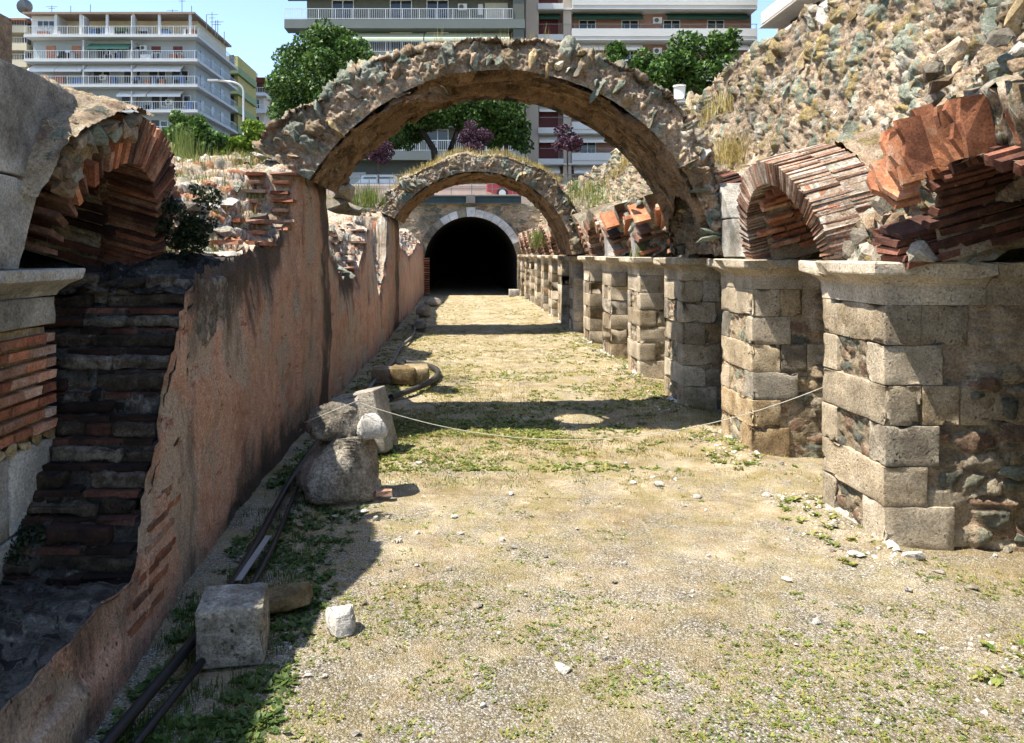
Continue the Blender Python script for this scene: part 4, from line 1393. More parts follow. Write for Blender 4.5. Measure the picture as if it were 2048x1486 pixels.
for z in np.arange(2.24, 3.05, .105):
    k = (z - 2.24) / .8
    for q in range(2):
        x = -1.86 - q * .3 - random.uniform(0, .06)
        place('brick', ubrick(random.choice(['brick', 'brick_pale']), random.randrange(6)), lw, axes((x - .1, 8.83 - .22 * (1 - k) - .05 * q + random.uniform(-.03, .05), z + random.uniform(-.012, .012)), (1, 0, random.uniform(-.04, .04)), (0, 1, 0), (0, 0, 1), (random.uniform(.14, .3), .24, random.uniform(.028, .04))))
# loose stones of the broken top
cnt = 0
while cnt < 150:
    i, j = random.randrange(len(QTC)), random.randrange(4, 85)
    p = QTC[i, j]
    if p[1] > 24 or (p[1] > 13 and random.random() < .5):
        cnt += 1
        continue
    s = random.uniform(.1, .3)
    put_rock(lw, p, (random.uniform(-.2, .4), random.uniform(-.4, .1), 1), (s * 1.5, s, s * random.uniform(.25, .55)), [('green', 2), ('grey', 2), ('white', 2), ('brown', 1), ('ochre', 1)], None, .35)
    cnt += 1
# the two plaster piers under the vault feet get a solid back
for (a, b) in ((8.9, 10.6), (19.92, 22.58)):
    me = rough_box_mesh('pier_back', .9, b - a, 3.05, M['brown'], 8, .04, .06, int(a), 4)
    place('pier_back', me, lw, Matrix.Translation((-1.86 - .47, (a + b) / 2, 1.5)))
# a rubble stub standing just behind the big arch
for (px, py, d_, w, h) in ((690, 350, 11.4, .42, .42), (700, 385, 11.5, .5, .35), (686, 410, 11.6, .55, .3), (712, 420, 11.9, .5, .25)):
    p = P(px, py, d_)
    place('stone', random.choice(rocks['grey']), lw, axes((p.x - .1, p.y, p.z), (1, 0, 0), (0, 1, 0), (0, 0, 1), (w, .5, h)))

# ================================================================== LEFT marble-and-brick pier, splayed arch on it
LX = -2.4
M_LEFT = M['marble_old']
lp = thing('stone_pier', 'brick and marble pier with a projecting marble cornice at the picture edge', 'pier', (LX, 4, 0))
def lblk(y0, y1, z0, z1, mat, name, seed, out=0.0):
    me = rough_box_mesh(name, 1.0, y1 - y0 - .006, z1 - z0 - .006, mat, 5, .012, .008, seed, 6)
    place(name, me, lp, Matrix.Translation((LX - .5 + out, (y0 + y1) / 2, (z0 + z1) / 2)))
lblk(3.0, 4.16, .55, 1.0, M['marble_old'], 'marble_block', 1)
lblk(4.16, 4.62, .56, 1.01, M['marble_old'], 'marble_block', 2, .01)
lblk(3.0, 4.3, -.1, .55, M['marble_old'], 'marble_block', 3)
lblk(4.3, 4.58, -.1, .55, M['marble_old'], 'marble_block', 4)
me = rough_box_mesh('mortar_core', .98, 1.58, .66, M['rubble_pier'], 8, .01, .012, 7, 9)
place('mortar_core', mesh_from('mortar_core', np.array([v.co[:] for v in me.vertices]), [list(p.vertices) for p in me.polygons], M['ochre']), lp, Matrix.Translation((LX - .52, 3.80, 1.33)))
for r_ in range(8):
    z = 1.09 + r_ * .072
    y = 4.595 - random.uniform(0, .01)
    first = True
    while y > 3.3:
        L = random.uniform(.10, .16) if (first and r_ % 2) else random.uniform(.18, .30)
        place('brick', ubrick('brick' if random.random() < .5 else 'brick_pale', random.randrange(6)), lp,
              axes((LX - .06 + random.uniform(-.008, .012), y - L / 2, z), (1, 0, 0), (0, 1, 0), (0, 0, 1), (.16, L - .014, .046)))
        y -= L
        first = False
for q in range(6):
    put_rock(lp, (LX, 3.9 + .13 * q, 1.03), (1, 0, .1), (.13, .09, .06), [('ochre', 2), ('green', 1), ('brown', 1)], random.uniform(-.3, .3), .4)
lblk(3.0, 4.615, 1.66, 1.84, M['marble_old'], 'marble_block', 8, .015)
# cornice slab
cp = [(1.835, .0), (1.86, .012), (1.90, .06), (1.925, .11), (1.93, .118), (1.985, .12), (1.992, .112)]
Vc, Fc = [], []
pth = [(LX, 2.6, 1, 0)] + [(LX, 2.6 + 2.02 * q / 24, 1, 0) for q in range(1, 24)] + [(LX, 4.62, 1, 1)] + [(LX - .1 * q, 4.62, 0, 1) for q in range(1, 10)]
for (z, ov) in cp:
    for q, (x, y, ox, oy) in enumerate(pth):
        w_ = .006 * math.sin(q * 1.7 + z * 40)
        Vc.append((x + ox * ov + w_ * ox, y + oy * ov + w_ * oy, z))
n_ = len(pth)
for r_ in range(len(cp) - 1):
    for q in range(n_ - 1):
        Fc.append([r_ * n_ + q, (r_ + 1) * n_ + q, (r_ + 1) * n_ + q + 1, r_ * n_ + q + 1])
top_i = [(len(cp) - 1) * n_ + q for q in range(n_)]
Vc.append((LX - .9, 2.6, 1.992))
Fc.append(top_i[::-1] + [len(Vc) - 1])
place('cornice_block', mesh_from('cornice_block', np.array(Vc), Fc, M['marble_old']), lp)

Yc, zc, R = 5.30, 1.995, .72
la = thing('brick_arch', 'shaded brick arch with grey marble voussoirs springing from the marble cornice', 'arch', (LX, Yc, zc), 'splayed brick arches of the arcade')
voussoir(la, px_poly([(-60, 541), (40, 541), (52, 480), (78, 372), (30, 352), (-60, 338)], LX + .03), LX + .03, LX - .5, M['marble_old'], seed=11, sub=3)
voussoir(la, px_poly([(-60, 334), (32, 348), (81, 366), (118, 280), (158, 206), (150, 190), (78, 150), (0, 116), (-60, 88)], LX + .03), LX + .03, LX - .55, M['marble_old'], seed=13, sub=3)
ring_core(la, -1, LX - .03, Yc, zc, R + .03, R + .27, -8, 150, .03, 1.25, M['rubble_pier'], seed=14, amp=.02, lump=.05)
ring(la, -1, LX + .0, Yc, zc, R, R + .31, -10, 104, [(0, .38)], lambda row, a: random.choice(['brick_old', 'brick_old', 'brick_dark', 'brick']), .046, .033, .016)
ring(la, -1, LX + .0, Yc, zc, R - .02, R + .14, 106, 176, [(0, .3)], lambda row, a: random.choice(['brick', 'brick_old', 'brick_old']), .09, .036, .02)
ring(la, -1, LX + .0, Yc, zc, R + .02, R + .31, -6, 120, [(.40, .8), (.81, 1.2)], lambda row, a: random.choice(['brick_old', 'brick_pale', 'brick']), .05, .036, .016)
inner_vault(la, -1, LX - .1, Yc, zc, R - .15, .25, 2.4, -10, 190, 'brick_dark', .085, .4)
MB().box(-4.4, -4.25, 3.6, 7.4, 1.0, 4.3).build('back_wall', M['brown'], la)
for q in range(16):
    a = math.radians(random.uniform(96, 150))
    c, ax, up = vault_frame(-1, LX, Yc, zc)
    rad = Vector((0, 1, 0)) * math.cos(a) + up * math.sin(a)
    rr_ = R + random.uniform(.18, .42) if a > math.radians(100) else R + .3
    put_rock(la, c + rad * rr_ + Vector((.02, 0, 0)), (1, -.2, .1), (random.uniform(.1, .2), random.uniform(.08, .2), .1), [('grey', 2), ('green', 1), ('brown', 2)], None, .75)
# grey crust over the extrados towards the camera
A, S = np.meshgrid(np.radians(np.linspace(88, 160, 70)), np.linspace(0, 1.3, 40), indexing='ij')
c, ax, up = vault_frame(-1, LX + .02, Yc, zc)
Rr = R + .36 + .10 * np.clip((np.degrees(A) - 100) / 40, 0, 1) + .05 * (fbm(np.stack([A * 4, S * 4, A * 0], -1), 4, 5) - .5)
Pg = np.array(c) + (np.cos(A) * Rr)[..., None] * np.array([0, 1, 0]) + (np.sin(A) * Rr)[..., None] * np.array(up) + S[..., None] * np.array(ax)
d, st = rubble(Pg, (.13, .13, .13), .03, .03, 91, .5)
Nn = grid_normals(Pg)
sheet('extrados_crust', Pg, M['rubble_pier'], la, d, st, flip=bool(Nn[..., 2].mean() < 0))
# the mass behind the shaft that shades the floor
me = rough_box_mesh('abutment', 1.6, 2.75, 1.15, M['boulder'], 10, .08, .06, 3, 3)
place('abutment', me, la, Matrix.Translation((LX - .84, 2.45, 2.57)))
Yg, Ug = np.meshgrid(np.linspace(1.5, 6.9, 60), np.linspace(0, 1, 40), indexing='ij')
Z = 3.15 + .9 * sstep(0, .4, Ug) + .2 * (fbm(np.stack([Yg, Ug * 3, Ug * 0], -1) * 1.5, 3, 8) - .5) - .6 * sstep(6.0, 6.9, Yg)
Pg = np.stack([LX - 1.0 - Ug * 2.2, Yg, Z], -1)
d, st = rubble(Pg, (.2, .2, .2), .05, .03, 95)
Nn = grid_normals(Pg)
sheet('top_fill', Pg, M['rubble_arch'], la, d, st, flip=bool(Nn[..., 2].mean() < 0))

# ================================================================== tunnel mouth and retaining wall
TX, TZ, TR = .53, 1.60, 2.33
tn = thing('tunnel_portal', 'dark vaulted tunnel mouth with a white marble voussoir ring in a rubble retaining wall', 'tunnel', (TX, YT, 0))
inner = [(TX + TR, z) for z in np.linspace(-.1, TZ, 14)] + [(TX + TR * math.cos(a), TZ + TR * math.sin(a)) for a in np.linspace(0, math.pi, 70)[1:-1]] + [(TX - TR, z) for z in np.linspace(TZ, -.1, 14)]
inner = np.array(inner)
cen = np.array([TX, 1.0])
outer = []
for p in inner:
    v = p - cen
    s = 1e9
    for lim, comp in ((9.5, 0), (-7.5, 0), (4.56, 1)):
        if (comp == 0 and ((lim > 0 and v[0] > 1e-4) or (lim < 0 and v[0] < -1e-4))) or (comp == 1 and v[1] > 1e-4):
            s = min(s, (lim - cen[comp]) / v[comp])
    outer.append(cen + v * s)
outer = np.array(outer)
f = np.linspace(0, 1, 46) ** 1.3
Pw = inner[:, None, :] * (1 - f)[None, :, None] + outer[:, None, :] * f[None, :, None]
Pg = np.stack([Pw[..., 0], np.full(Pw.shape[:2], YT), Pw[..., 1]], -1)
d, st = rubble(Pg, (.42, .3, .2), .06, .03, 41)
Nn = grid_normals(Pg)
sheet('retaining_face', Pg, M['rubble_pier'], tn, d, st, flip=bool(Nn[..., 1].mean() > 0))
Yd = np.linspace(YT - .02, YT + 30, 30)
Pg = np.stack([np.stack([np.full(30, p[0]), Yd, np.full(30, p[1])], -1) for p in inner], 0)
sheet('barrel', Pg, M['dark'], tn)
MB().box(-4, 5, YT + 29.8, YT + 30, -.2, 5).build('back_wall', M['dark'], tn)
MB().box(-8, 10, YT + .3, YT + .62, 3.98, 4.56).build('coping_backing', M['brown'], tn)
nv = 15
for i in range(nv):
    a0_, a1_ = math.radians(14 + 152 * i / nv), math.radians(14 + 152 * (i + 1) / nv - .5)
    key = (i == 7)
    r1 = TR + (.46 if key else .36)
    marble = i <= 10 and i not in (0, 8)
    am = (a0_ + a1_) / 2
    poly = []
    for (aa, r_) in ((a0_, TR), (am, TR), (a1_, TR), (a1_, r1), (am, r1), (a0_, r1)):
        poly.append((TX + r_ * math.cos(aa), TZ + r_ * math.sin(aa)))
    V = [(p[0], YT - (.20 if key else .12), p[1]) for p in poly] + [(p[0], YT + .25, p[1]) for p in poly]
    n = 6
    F = [list(range(6)), list(range(11, 5, -1))] + [[j, 6 + j, 6 + (j + 1) % 6, (j + 1) % 6] for j in range(6)]
    place('voussoir', mesh_from('voussoir', np.array(V), F, M['marble_white'] if marble else M['grey']), tn)
for i in range(16):
    z = .1 + i * .115
    for q in range(2):
        place('brick', ubrick('brick', (i + q) % 6), tn, axes((TX - TR + .12 + q * .0, YT - .08 + q * .3, z), (1, 0, 0), (0, 1, 0), (0, 0, 1), (.3, .28, .06)))
tag(MB().box(-2.7, 3.05, YT - .35, YT - .05, 4.90, 4.965).box(-2.7, 3.05, YT - .24, YT - .18, 4.62, 4.90).box(-2.7, 3.05, YT - .35, YT - .05, 4.57, 4.62).build('steel_beam', plain('teal_steel', (.025, .045, .05), .5, .2, 2)),
    'dark teal steel beam lying above the tunnel mouth', 'beam')
tag(MB().box(.3, .75, YT - .55, YT - .36, 4.58, 4.98).build('concrete_box', plain('grey_box', (.12, .12, .115), .8)), 'small grey box fixed above the tunnel keystone', 'box')
MB().box(-8, 10, YT + .02, YT + .6, 4.54, 4.60).build('coping', M['ashlar'], tn)

# ================================================================== loose stones, slabs, pipes, rope
def on_ground(x, y):
    return float(gz(np.array(x), np.array(y)))
def gpt(px, py):
    """a spot on the corridor floor seen at this pixel"""
    d = FPX * EYE / (py - VPY)
    return ((px - VPX) * d / FPX, d)

# the boulder group the rope is tied to
x, y = gpt(678, 1000)
y += .25
me = boulder_mesh('boulder', M['boulder'], 12, (.74, .58, .56), 7, 5, .09, 2.5, .34)
b = place('boulder', me, None, Matrix.Translation((x - .02, y, -.06)) @ Matrix.Rotation(.45, 4, 'Z') @ Matrix.Rotation(.10, 4, 'Y'))
tag(b, 'big weathered boulder with flattened top leaning by the plastered wall', 'boulder')
me = boulder_mesh('boulder', M['boulder'], 23, (.42, .36, .34), 8, 5, .09, 2.5, .45)
b = place('boulder', me, None, Matrix.Translation((x - .12, y - .02, .44)) @ Matrix.Rotation(.5, 4, 'Z') @ Matrix.Rotation(.25, 4, 'Y'))
tag(b, 'roundish rock tied with rope on top of the big boulder', 'rock')
me = boulder_mesh('boulder', M['white'], 33, (.28, .34, .22), 9, 4, .11, 2.5, .34)
b = place('boulder', me, None, Matrix.Translation((x + .24, y + .06, .46)) @ Matrix.Rotation(.2, 4, 'Z'))
tag(b, 'white sunlit rock on the shoulder of the big boulder', 'rock')
# marble slab leaning behind
sx, sy = gpt(735, 905)
me = rough_box_mesh('marble_slab', .52, .34, .66, M['ashlar_grey'], 7, .015, .008, 4, 5)
s_ = place('marble_slab', me, None, Matrix.Translation((sx - .06, sy + .22, .27)) @ Matrix.Rotation(-.30, 4, 'Z') @ Matrix.Rotation(-.24, 4, 'Y'))
tag(s_, 'smooth pale stone slab leaning behind the big boulder', 'slab')
# three brown blocks by the hose
for i, (px, py, w, dp, h, lab) in enumerate(((770, 768, .42, .4, .24, 'brown stone block half hidden between wall and paired blocks'),
                                             (808, 770, .40, .45, .27, 'middle brown stone block lying by the wall beside the hose bend'),
                                             (836, 768, .40, .50, .27, 'brown stone block nearest the bend of the hose'))):
    x0, y0 = gpt(px, py)
    me = rough_box_mesh('stone_block', w, dp, h, M['ochre'] if i else M['brown'], 5, .03, .02, 60 + i, 6)
    tag(place('stone_block', me, None, Matrix.Translation((x0 - .02 * i, y0 + .22 + .02 * i, h / 2 - .01)) @ Matrix.Rotation(.1 * i - .12, 4, 'Z')), lab, 'block', 'brown stone blocks by the hose')
# far stones at the wall foot
for i, (px, py, w, h, lab) in enumerate(((848, 634, .55, .42, 'dark squared stone at the far wall foot'), (866, 612, .7, .35, 'pale rounded stone at the wall foot close to the tunnel'), (838, 660, .4, .25, 'low dark stone beside the pipes at the far wall foot'))):
    x0, y0 = gpt(px, py)
    me = boulder_mesh('rock', M['grey'], 70 + i, (w, .5, h), 8, 3, .06)
    tag(place('rock', me, None, Matrix.Translation((x0, y0 + .2, -.02))), lab, 'rock')
# cut stone cube with a socket hole
x0, y0 = gpt(455, 1336)
cube = thing('cut_stone', 'squared grey stone block with a small dark socket hole standing in shade', 'block', (x0, y0 + .16, 0))
Mc = Matrix.Translation((x0 - .02, y0 + .18, .135)) @ Matrix.Rotation(.16, 4, 'Z')
place('block_body', rough_box_mesh('block_body', .34, .31, .30, M['boulder'], 7, .012, .008, 77, 9), cube, Mc)
place('socket_hole', rough_box_mesh('socket_hole', .012, .022, .035, M['black'], 2, .004, .001, 3, 9), cube, Mc @ Matrix.Translation((.168, .06, .01)))
# flat ochre stone, white rock
x0, y0 = gpt(570, 1218)
me = boulder_mesh('rock', M['ochre'], 41, (.36, .24, .11), 9, 4, .09, 3, .55)
tag(place('rock', me, None, Matrix.Translation((x0, y0 + .05, .0)) @ Matrix.Rotation(.25, 4, 'Z') @ Matrix.Rotation(-.12, 4, 'Y')), 'flat ochre stone tilted in the grass behind the squared block', 'rock')
x0, y0 = gpt(681, 1262)
me = boulder_mesh('rock', M['white'], 58, (.19, .16, .15), 11, 4, .12, 3, .42)
tag(place('rock', me, None, Matrix.Translation((x0, y0 + .05, -.035)) @ Matrix.Rotation(2.1, 4, 'Z')), 'single white faceted rock at the shadow edge', 'rock')
x0, y0 = gpt(768, 990)
tag(place('broken_brick', ubrick('brick_pale', 2), None, axes((x0, y0, .02), (1, .1, 0), (-.1, 1, 0), (0, 0, 1), (.14, .07, .045))), 'broken brick lying beside the big boulder', 'brick')
x0, y0 = gpt(1026, 592)
me = rough_box_mesh('marble_block', .5, .5, .34, M['white'], 3, .02, .01, 5)
tag(place('marble_block', me, None, Matrix.Translation((x0 + .05, y0, .16))), 'small white marble block at the tunnel mouth', 'block')

# pebbles one can pick out
peb = []
for ox, oy, lst in ((500, 1046, [(1120, 255, 14), (775, 510, 18), (895, 468, 12), (945, 510, 12), (1045, 400, 10), (1120, 470, 14), (1345, 285, 16), (1780, 150, 14), (1860, 455, 13), (1990, 525, 8), (1810, 560, 12), (2000, 200, 13),
                                 (1750, 390, 9), (395, 1000, 25), (505, 1012, 18), (710, 1380, 24), (1520, 990, 14), (535, 545, 14), (450, 755, 10), (1000, 100, 20), (1525, 520, 34), (1680, 705, 12), (1430, 40, 12), (1130, 30, 14),
                                 (1700, 95, 18), (950, 290, 10), (1570, 1190, 20), (270, 810, 14)]),
                    (1000, 1046, [(310, 205, 13), (840, 260, 14), (565, 345, 8), (600, 330, 11), (775, 370, 15), (430, 410, 8), (300, 525, 9), (710, 870, 14), (770, 865, 14), (410, 940, 48), (1410, 205, 12), (890, 585, 10), (1390, 770, 10),
                                  (1920, 765, 15), (1250, 440, 10), (1300, 425, 12), (1290, 462, 14), (720, 730, 12), (2000, 790, 12), (1640, 470, 12)]),
                    (1448, 1046, [(480, 785, 10), (620, 630, 22), (845, 480, 11), (1110, 548, 15), (1245, 460, 24), (1535, 675, 13), (1300, 265, 62), (1165, 222, 30), (1330, 720, 22), (1680, 450, 34), (1125, 750, 9),
                                  (895, 205, 38), (1920, 175, 24), (1040, 1290, 22), (1830, 210, 14), (1450, 350, 30), (740, 30, 28), (430, 360, 28)]),
                    (500, 700, [(1125, 1425, 14), (1380, 1100, 16), (1000, 1270, 16), (615, 1175, 10), (575, 1095, 18), (850, 1110, 22), (930, 1095, 14), (1140, 750, 16), (1760, 960, 14), (1350, 840, 10), (770, 1055, 26)]),
                    (1000, 700, [(80, 960, 12), (1030, 855, 12), (890, 810, 11), (850, 755, 12), (1580, 710, 14), (1390, 1050, 9), (520, 1190, 11), (1250, 1025, 10), (1070, 910, 22), (1330, 975, 26), (1800, 975, 30), (1900, 790, 16), (900, 890, 18), (1190, 870, 14)])):
    for (cx, cy, w) in lst:
        peb.append((ox + cx / 3.377, oy + cy / 3.377, w))
for i, (px, py, w) in enumerate(peb):
    x0, y0 = gpt(px, py)
    s = w * y0 / FPX
    flat = w > 24
    k = 'white' if random.random() < .85 else 'grey'
    o = place('flat_stone' if flat else 'pebble', random.choice(rocks[k]), None,
              axes((x0, y0, on_ground(x0, y0) + s * (.10 if flat else .2)), Vector((math.cos(i), math.sin(i), 0)), Vector((-math.sin(i), math.cos(i), 0)), (0, 0, 1), (s * 1.05, s * .8, s * (.28 if flat else .6))))
    if flat:
        tag(o, 'flat white limestone piece bedded in the dry earth floor', 'stone', 'flat white limestone pieces in the floor')
    else:
        tag(o, 'small pale pebble lying loose on the dry earth floor', 'pebble', 'loose pale pebbles on the floor')

# pipes along the wall foot
def tube_obj(name, pts, r, mat, label, cat, group=None, n=8):
    m = MB().tube(pts, r, n)
    return tag(m.build(name, mat, None, True), label, cat, group)
def smooth_path(ctrl, n=60):
    c = np.array(ctrl, float)
    d = np.concatenate([[0], np.cumsum(np.linalg.norm(np.diff(c, axis=0), axis=1))])
    s = np.linspace(0, d[-1], n)
    p = np.stack([np.interp(s, d, c[:, i]) for i in range(3)], -1)
    for _ in range(6):
        p[1:-1] = .25 * p[:-2] + .5 * p[1:-1] + .25 * p[2:]
    return [tuple(q) for q in p]
tube_obj('drain_pipe', smooth_path([(-1.50, 2.6, .05), (-1.45, 3.3, .06), (-1.38, 4.2, .055), (-1.40, 5.2, .07), (-1.46, 6.1, .06), (-1.52, 7, .05), (-1.54, 8.5, .05), (-1.47, 10, .03)]), .027, M['black'],
         'thicker black plastic pipe along the foot of the plastered wall', 'pipe', 'black pipes by the wall')
tube_obj('drain_pipe', smooth_path([(-1.40, 2.6, .03), (-1.35, 3.3, .03), (-1.27, 4.2, .03), (-1.29, 5.2, .035), (-1.36, 6.1, .03), (-1.46, 7.2, .03), (-1.45, 9.6, .015)]), .019, M['black'],
         'thinner black pipe beside the thick one at the wall foot', 'pipe', 'black pipes by the wall')
tube_obj('cable', smooth_path([(-1.34, 9.6, .04), (-1.38, 12.0, .05), (-1.25, 14.5, .05), (-1.3, 17, .06), (-1.15, 19, .06), (-1.25, 22, .05), (-1.4, 26, .05)]), .03, plain('grey_cable', (.13, .13, .13), .6),
         'grey cable winding along the far wall foot', 'cable')
pts = [(*gpt(782, 800), .04), (*gpt(815, 790), .05), (*gpt(850, 776), .05), (*gpt(872, 762), .05), (*gpt(878, 750), .05), (*gpt(868, 740), .05), (*gpt(842, 733), .05), (*gpt(812, 730), .05)]
tube_obj('hose', smooth_path(pts), .045, plain('hose_rubber', (.035, .033, .03), .55), 'dark rubber hose bending on the floor beside the brown blocks', 'hose')
tag(MB().box(-1.37, -1.33, 4.75, 5.5, .085, .092).build('metal_strip', plain('zinc', (.35, .38, .40), .4, metal=.6)), 'narrow grey metal strip lying on the pipes', 'strip')

# rope from the tied rock to the first pier
def rope_pts():
    a, b_ = Vector((x_rope, y_rope, .80)), Vector((XR + .02, 6.48, .97))
    out = []
    for i in range(41):
        f = i / 40
        p = a.lerp(b_, f)
        p.z -= 1.55 * f * (1 - f)
        out.append(p)
    return out
x_rope, y_rope = gpt(678, 1000)
y_rope += .2
bx, by = x_rope - .10, y_rope + .03
loop = [Vector((bx + .235 * math.cos(a), by + .20 * math.sin(a), .70 + .10 * math.cos(a + .3))) for a in np.linspace(-3.4, 3.0, 30)]
x_rope += .1
m = MB().tube([tuple(p) for p in loop], .0032, 6)
m.tube([tuple(p) for p in rope_pts()], .0034, 6)
tag(m.build('rope', M['rope'], None, True), 'thin pale rope sagging across the corridor from the tied rock to the first pier', 'rope')

# ================================================================== vegetation
LEAF_V = np.array([[-.5, 0, 0], [0, -.28, .07], [.5, 0, 0], [0, .28, .07]])
LEAF_F = np.array([[0, 1, 2, 3]])
def crown_mesh(name, blobs, n, size, mat, seed=0, fill=.25, squash=.9):
    rng = np.random.default_rng(seed)
    blobs = np.asarray(blobs, float)
    w = blobs[:, 3] ** 2
    idx = rng.choice(len(blobs), n, p=w / w.sum())
    v = rng.normal(size=(n, 3))
    v /= np.linalg.norm(v, axis=1, keepdims=True)
    r = np.where(rng.random(n) < fill, rng.random(n) ** .5, .86 + .2 * rng.random(n))
    loc = blobs[idx, :3] + v * (r * blobs[idx, 3])[:, None] * np.array([1, 1, squash])
    R = rand_rot(n, rng)
    # lean the blades outwards
    s = size * rng.uniform(.6, 1.3, n)
    V, F = instances(LEAF_V, LEAF_F, loc, R * s[:, None, None])
    return mesh_from(name, V, F, mat)
def blobs_in(c, rx, ry, rz, n, r0, r1, seed, surf=.6):
    rng = np.random.default_rng(seed)
    v = rng.normal(size=(n, 3))
    v /= np.linalg.norm(v, axis=1, keepdims=True)
    k = surf + (1 - surf) * rng.random(n)
    p = np.array(c) + v * k[:, None] * np.array([rx, ry, rz])
    return np.concatenate([p, rng.uniform(r0, r1, n)[:, None]], 1)
def tree(name, label, base, trunk, blobs, n, size, mat, seed, limbs=(), cat='tree', group=None):
    t = thing(name, label, cat, base, group)
    m = MB()
    for pts, r in trunk:
        m.tube(pts, r, 8)
    m.build('trunk', M['bark'], t, True)
    place('crown', crown_mesh('crown', blobs, n, size, mat, seed), t)
    return t

# the big dense tree behind the arch
D = 52
c = P(655, 182, D)
bl = np.concatenate([blobs_in((c.x, D, c.z), 3.55, 3.0, 4.2, 110, .5, 1.0, 3, .75), blobs_in((c.x + 1.2, D, c.z - 2.4), 3.2, 2.4, 2.2, 50, .5, .95, 13, .7)])
tree('tree', 'big round dense green tree behind the large arch', (c.x, D, 6), [([(c.x, D, 5.6), (c.x + .1, D, 8.5), (c.x, D, 12)], [.3, .24, .12])], np.concatenate([bl, [[c.x, D, c.z, 3.0], [c.x + .8, D, c.z - 2, 3.0]]]), 44000, .27, M['leaf'], 3, group='street trees')
# the second tree seen under the arch, slanting trunks
c = P(955, 232, 56)
bl = np.concatenate([blobs_in((c.x - 1.2, 56, c.z + .5), 5.2, 2.2, 1.5, 80, .5, .95, 5, .5), blobs_in((P(1040, 265, 56).x, 56, P(1040, 270, 56).z), .9, 1, .9, 12, .4, .6, 6), blobs_in((P(800, 262, 56).x, 57, P(800, 262, 56).z), 1.5, 1, 1.0, 22, .4, .7, 16), blobs_in((P(985, 262, 56).x, 56.6, P(985, 262, 56).z), 1.7, 1, .9, 22, .4, .7, 17)])
tree('tree', 'green tree with slanting dark trunks seen under the large arch', (c.x - 1, 56, 6),
     [([(P(880, 340, 56).x, 56, 5.8), P(868, 300, 56), P(845, 262, 56), P(835, 235, 56)], [.28, .24, .18, .1]), ([(P(905, 345, 56).x, 56, 5.8), P(900, 300, 56), P(915, 260, 56), P(935, 235, 56)], [.26, .2, .16, .08]),
      ([(P(1010, 340, 56).x, 56, 5.8), P(1012, 290, 56), P(1015, 250, 56)], [.16, .14, .08])], bl, 26000, .30, M['leaf'], 5, group='street trees')
# trees over the rubble wall
D = 40
for (pl, lab, sd) in (([(1390, 130, 75), (1440, 95, 45), (1350, 130, 55), (1300, 135, 45), (1330, 165, 60), (1270, 140, 38), (1410, 165, 70), (1460, 80, 30), (1300, 175, 60)], 'bushy green tree rising over the rubble wall beside the pink block', 8),
                      ([(1240, 112, 32), (1262, 150, 34), (1225, 128, 26)], 'small green tree top just above the large arch haunch', 9)):
    bl = []
    for (px, py, r) in pl:
        p = P(px, py, D)
        rr_ = r * D / FPX
        bl += blobs_in(tuple(p), rr_ * .7, rr_ * .7, rr_ * .7, 9, rr_ * .25, rr_ * .45, sd + px, .5).tolist()
    p0 = P(pl[0][0], pl[0][1], D)
    tree('tree', lab, (p0.x, D, 5), [([(p0.x, D, 4.6), (p0.x, D, 8), (p0.x, D, p0.z)], [.22, .18, .06])], np.array(bl), 13000 if sd == 8 else 4000, .25, M['leaf'], sd, group='street trees')
# plum trees
for (px, py, r, D, lab, sd) in ((757, 300, 34, 48, 'small purple plum tree beside the white car', 21), (950, 283, 42, 48.5, 'wide purple plum tree above the grassy arch crown', 22), (1135, 280, 34, 46.2, 'purple plum tree over the far wall, seen under the arch haunch', 23)):
    p = P(px, py, D)
    rr_ = r * D / FPX
    bl = blobs_in(tuple(p), rr_ * .75, rr_ * .75, rr_ * .8, 26, rr_ * .2, rr_ * .36, sd, .45)
    tree('plum_tree', lab, (p.x, D, 5.1), [([(p.x, D, 5.0), (p.x, D, p.z - .2)], [.07, .04])], bl, 3600, .16, M['plum'], sd, group='purple plum trees')
# bushes on the left bank
for (pl, D, mat, lab, sd, n, sz) in (([(365, 255, 34), (385, 280, 46), (355, 290, 40), (410, 285, 40), (430, 278, 32), (350, 232, 20), (395, 250, 28)], 17, 'leaf2', 'dark green bush behind the brick arch on the bank', 31, 8000, .10),
                                     ([(470, 288, 38), (505, 276, 40), (530, 268, 34), (450, 292, 30), (520, 292, 40)], 18.5, 'leafy', 'bright yellow green bush beside the lamp post', 32, 8000, .095)):
    bl = []
    for (px, py, r) in pl:
        p = P(px, py, D)
        rr_ = r * D / FPX
        bl += blobs_in(tuple(p), rr_ * .7, rr_ * .7, rr_ * .7, 8, rr_ * .3, rr_ * .5, sd + px, .5).tolist()
    p0 = P(pl[1][0], pl[1][1], D)
    t = thing('bush', lab, 'bush', (p0.x, D, 4))
    MB().tube([(p0.x, D, 3.6), (p0.x, D, p0.z)], [.05, .02], 6).build('stem', M['bark'], t)
    place('foliage', crown_mesh('foliage', np.array(bl), n, sz, M[mat], sd), t)

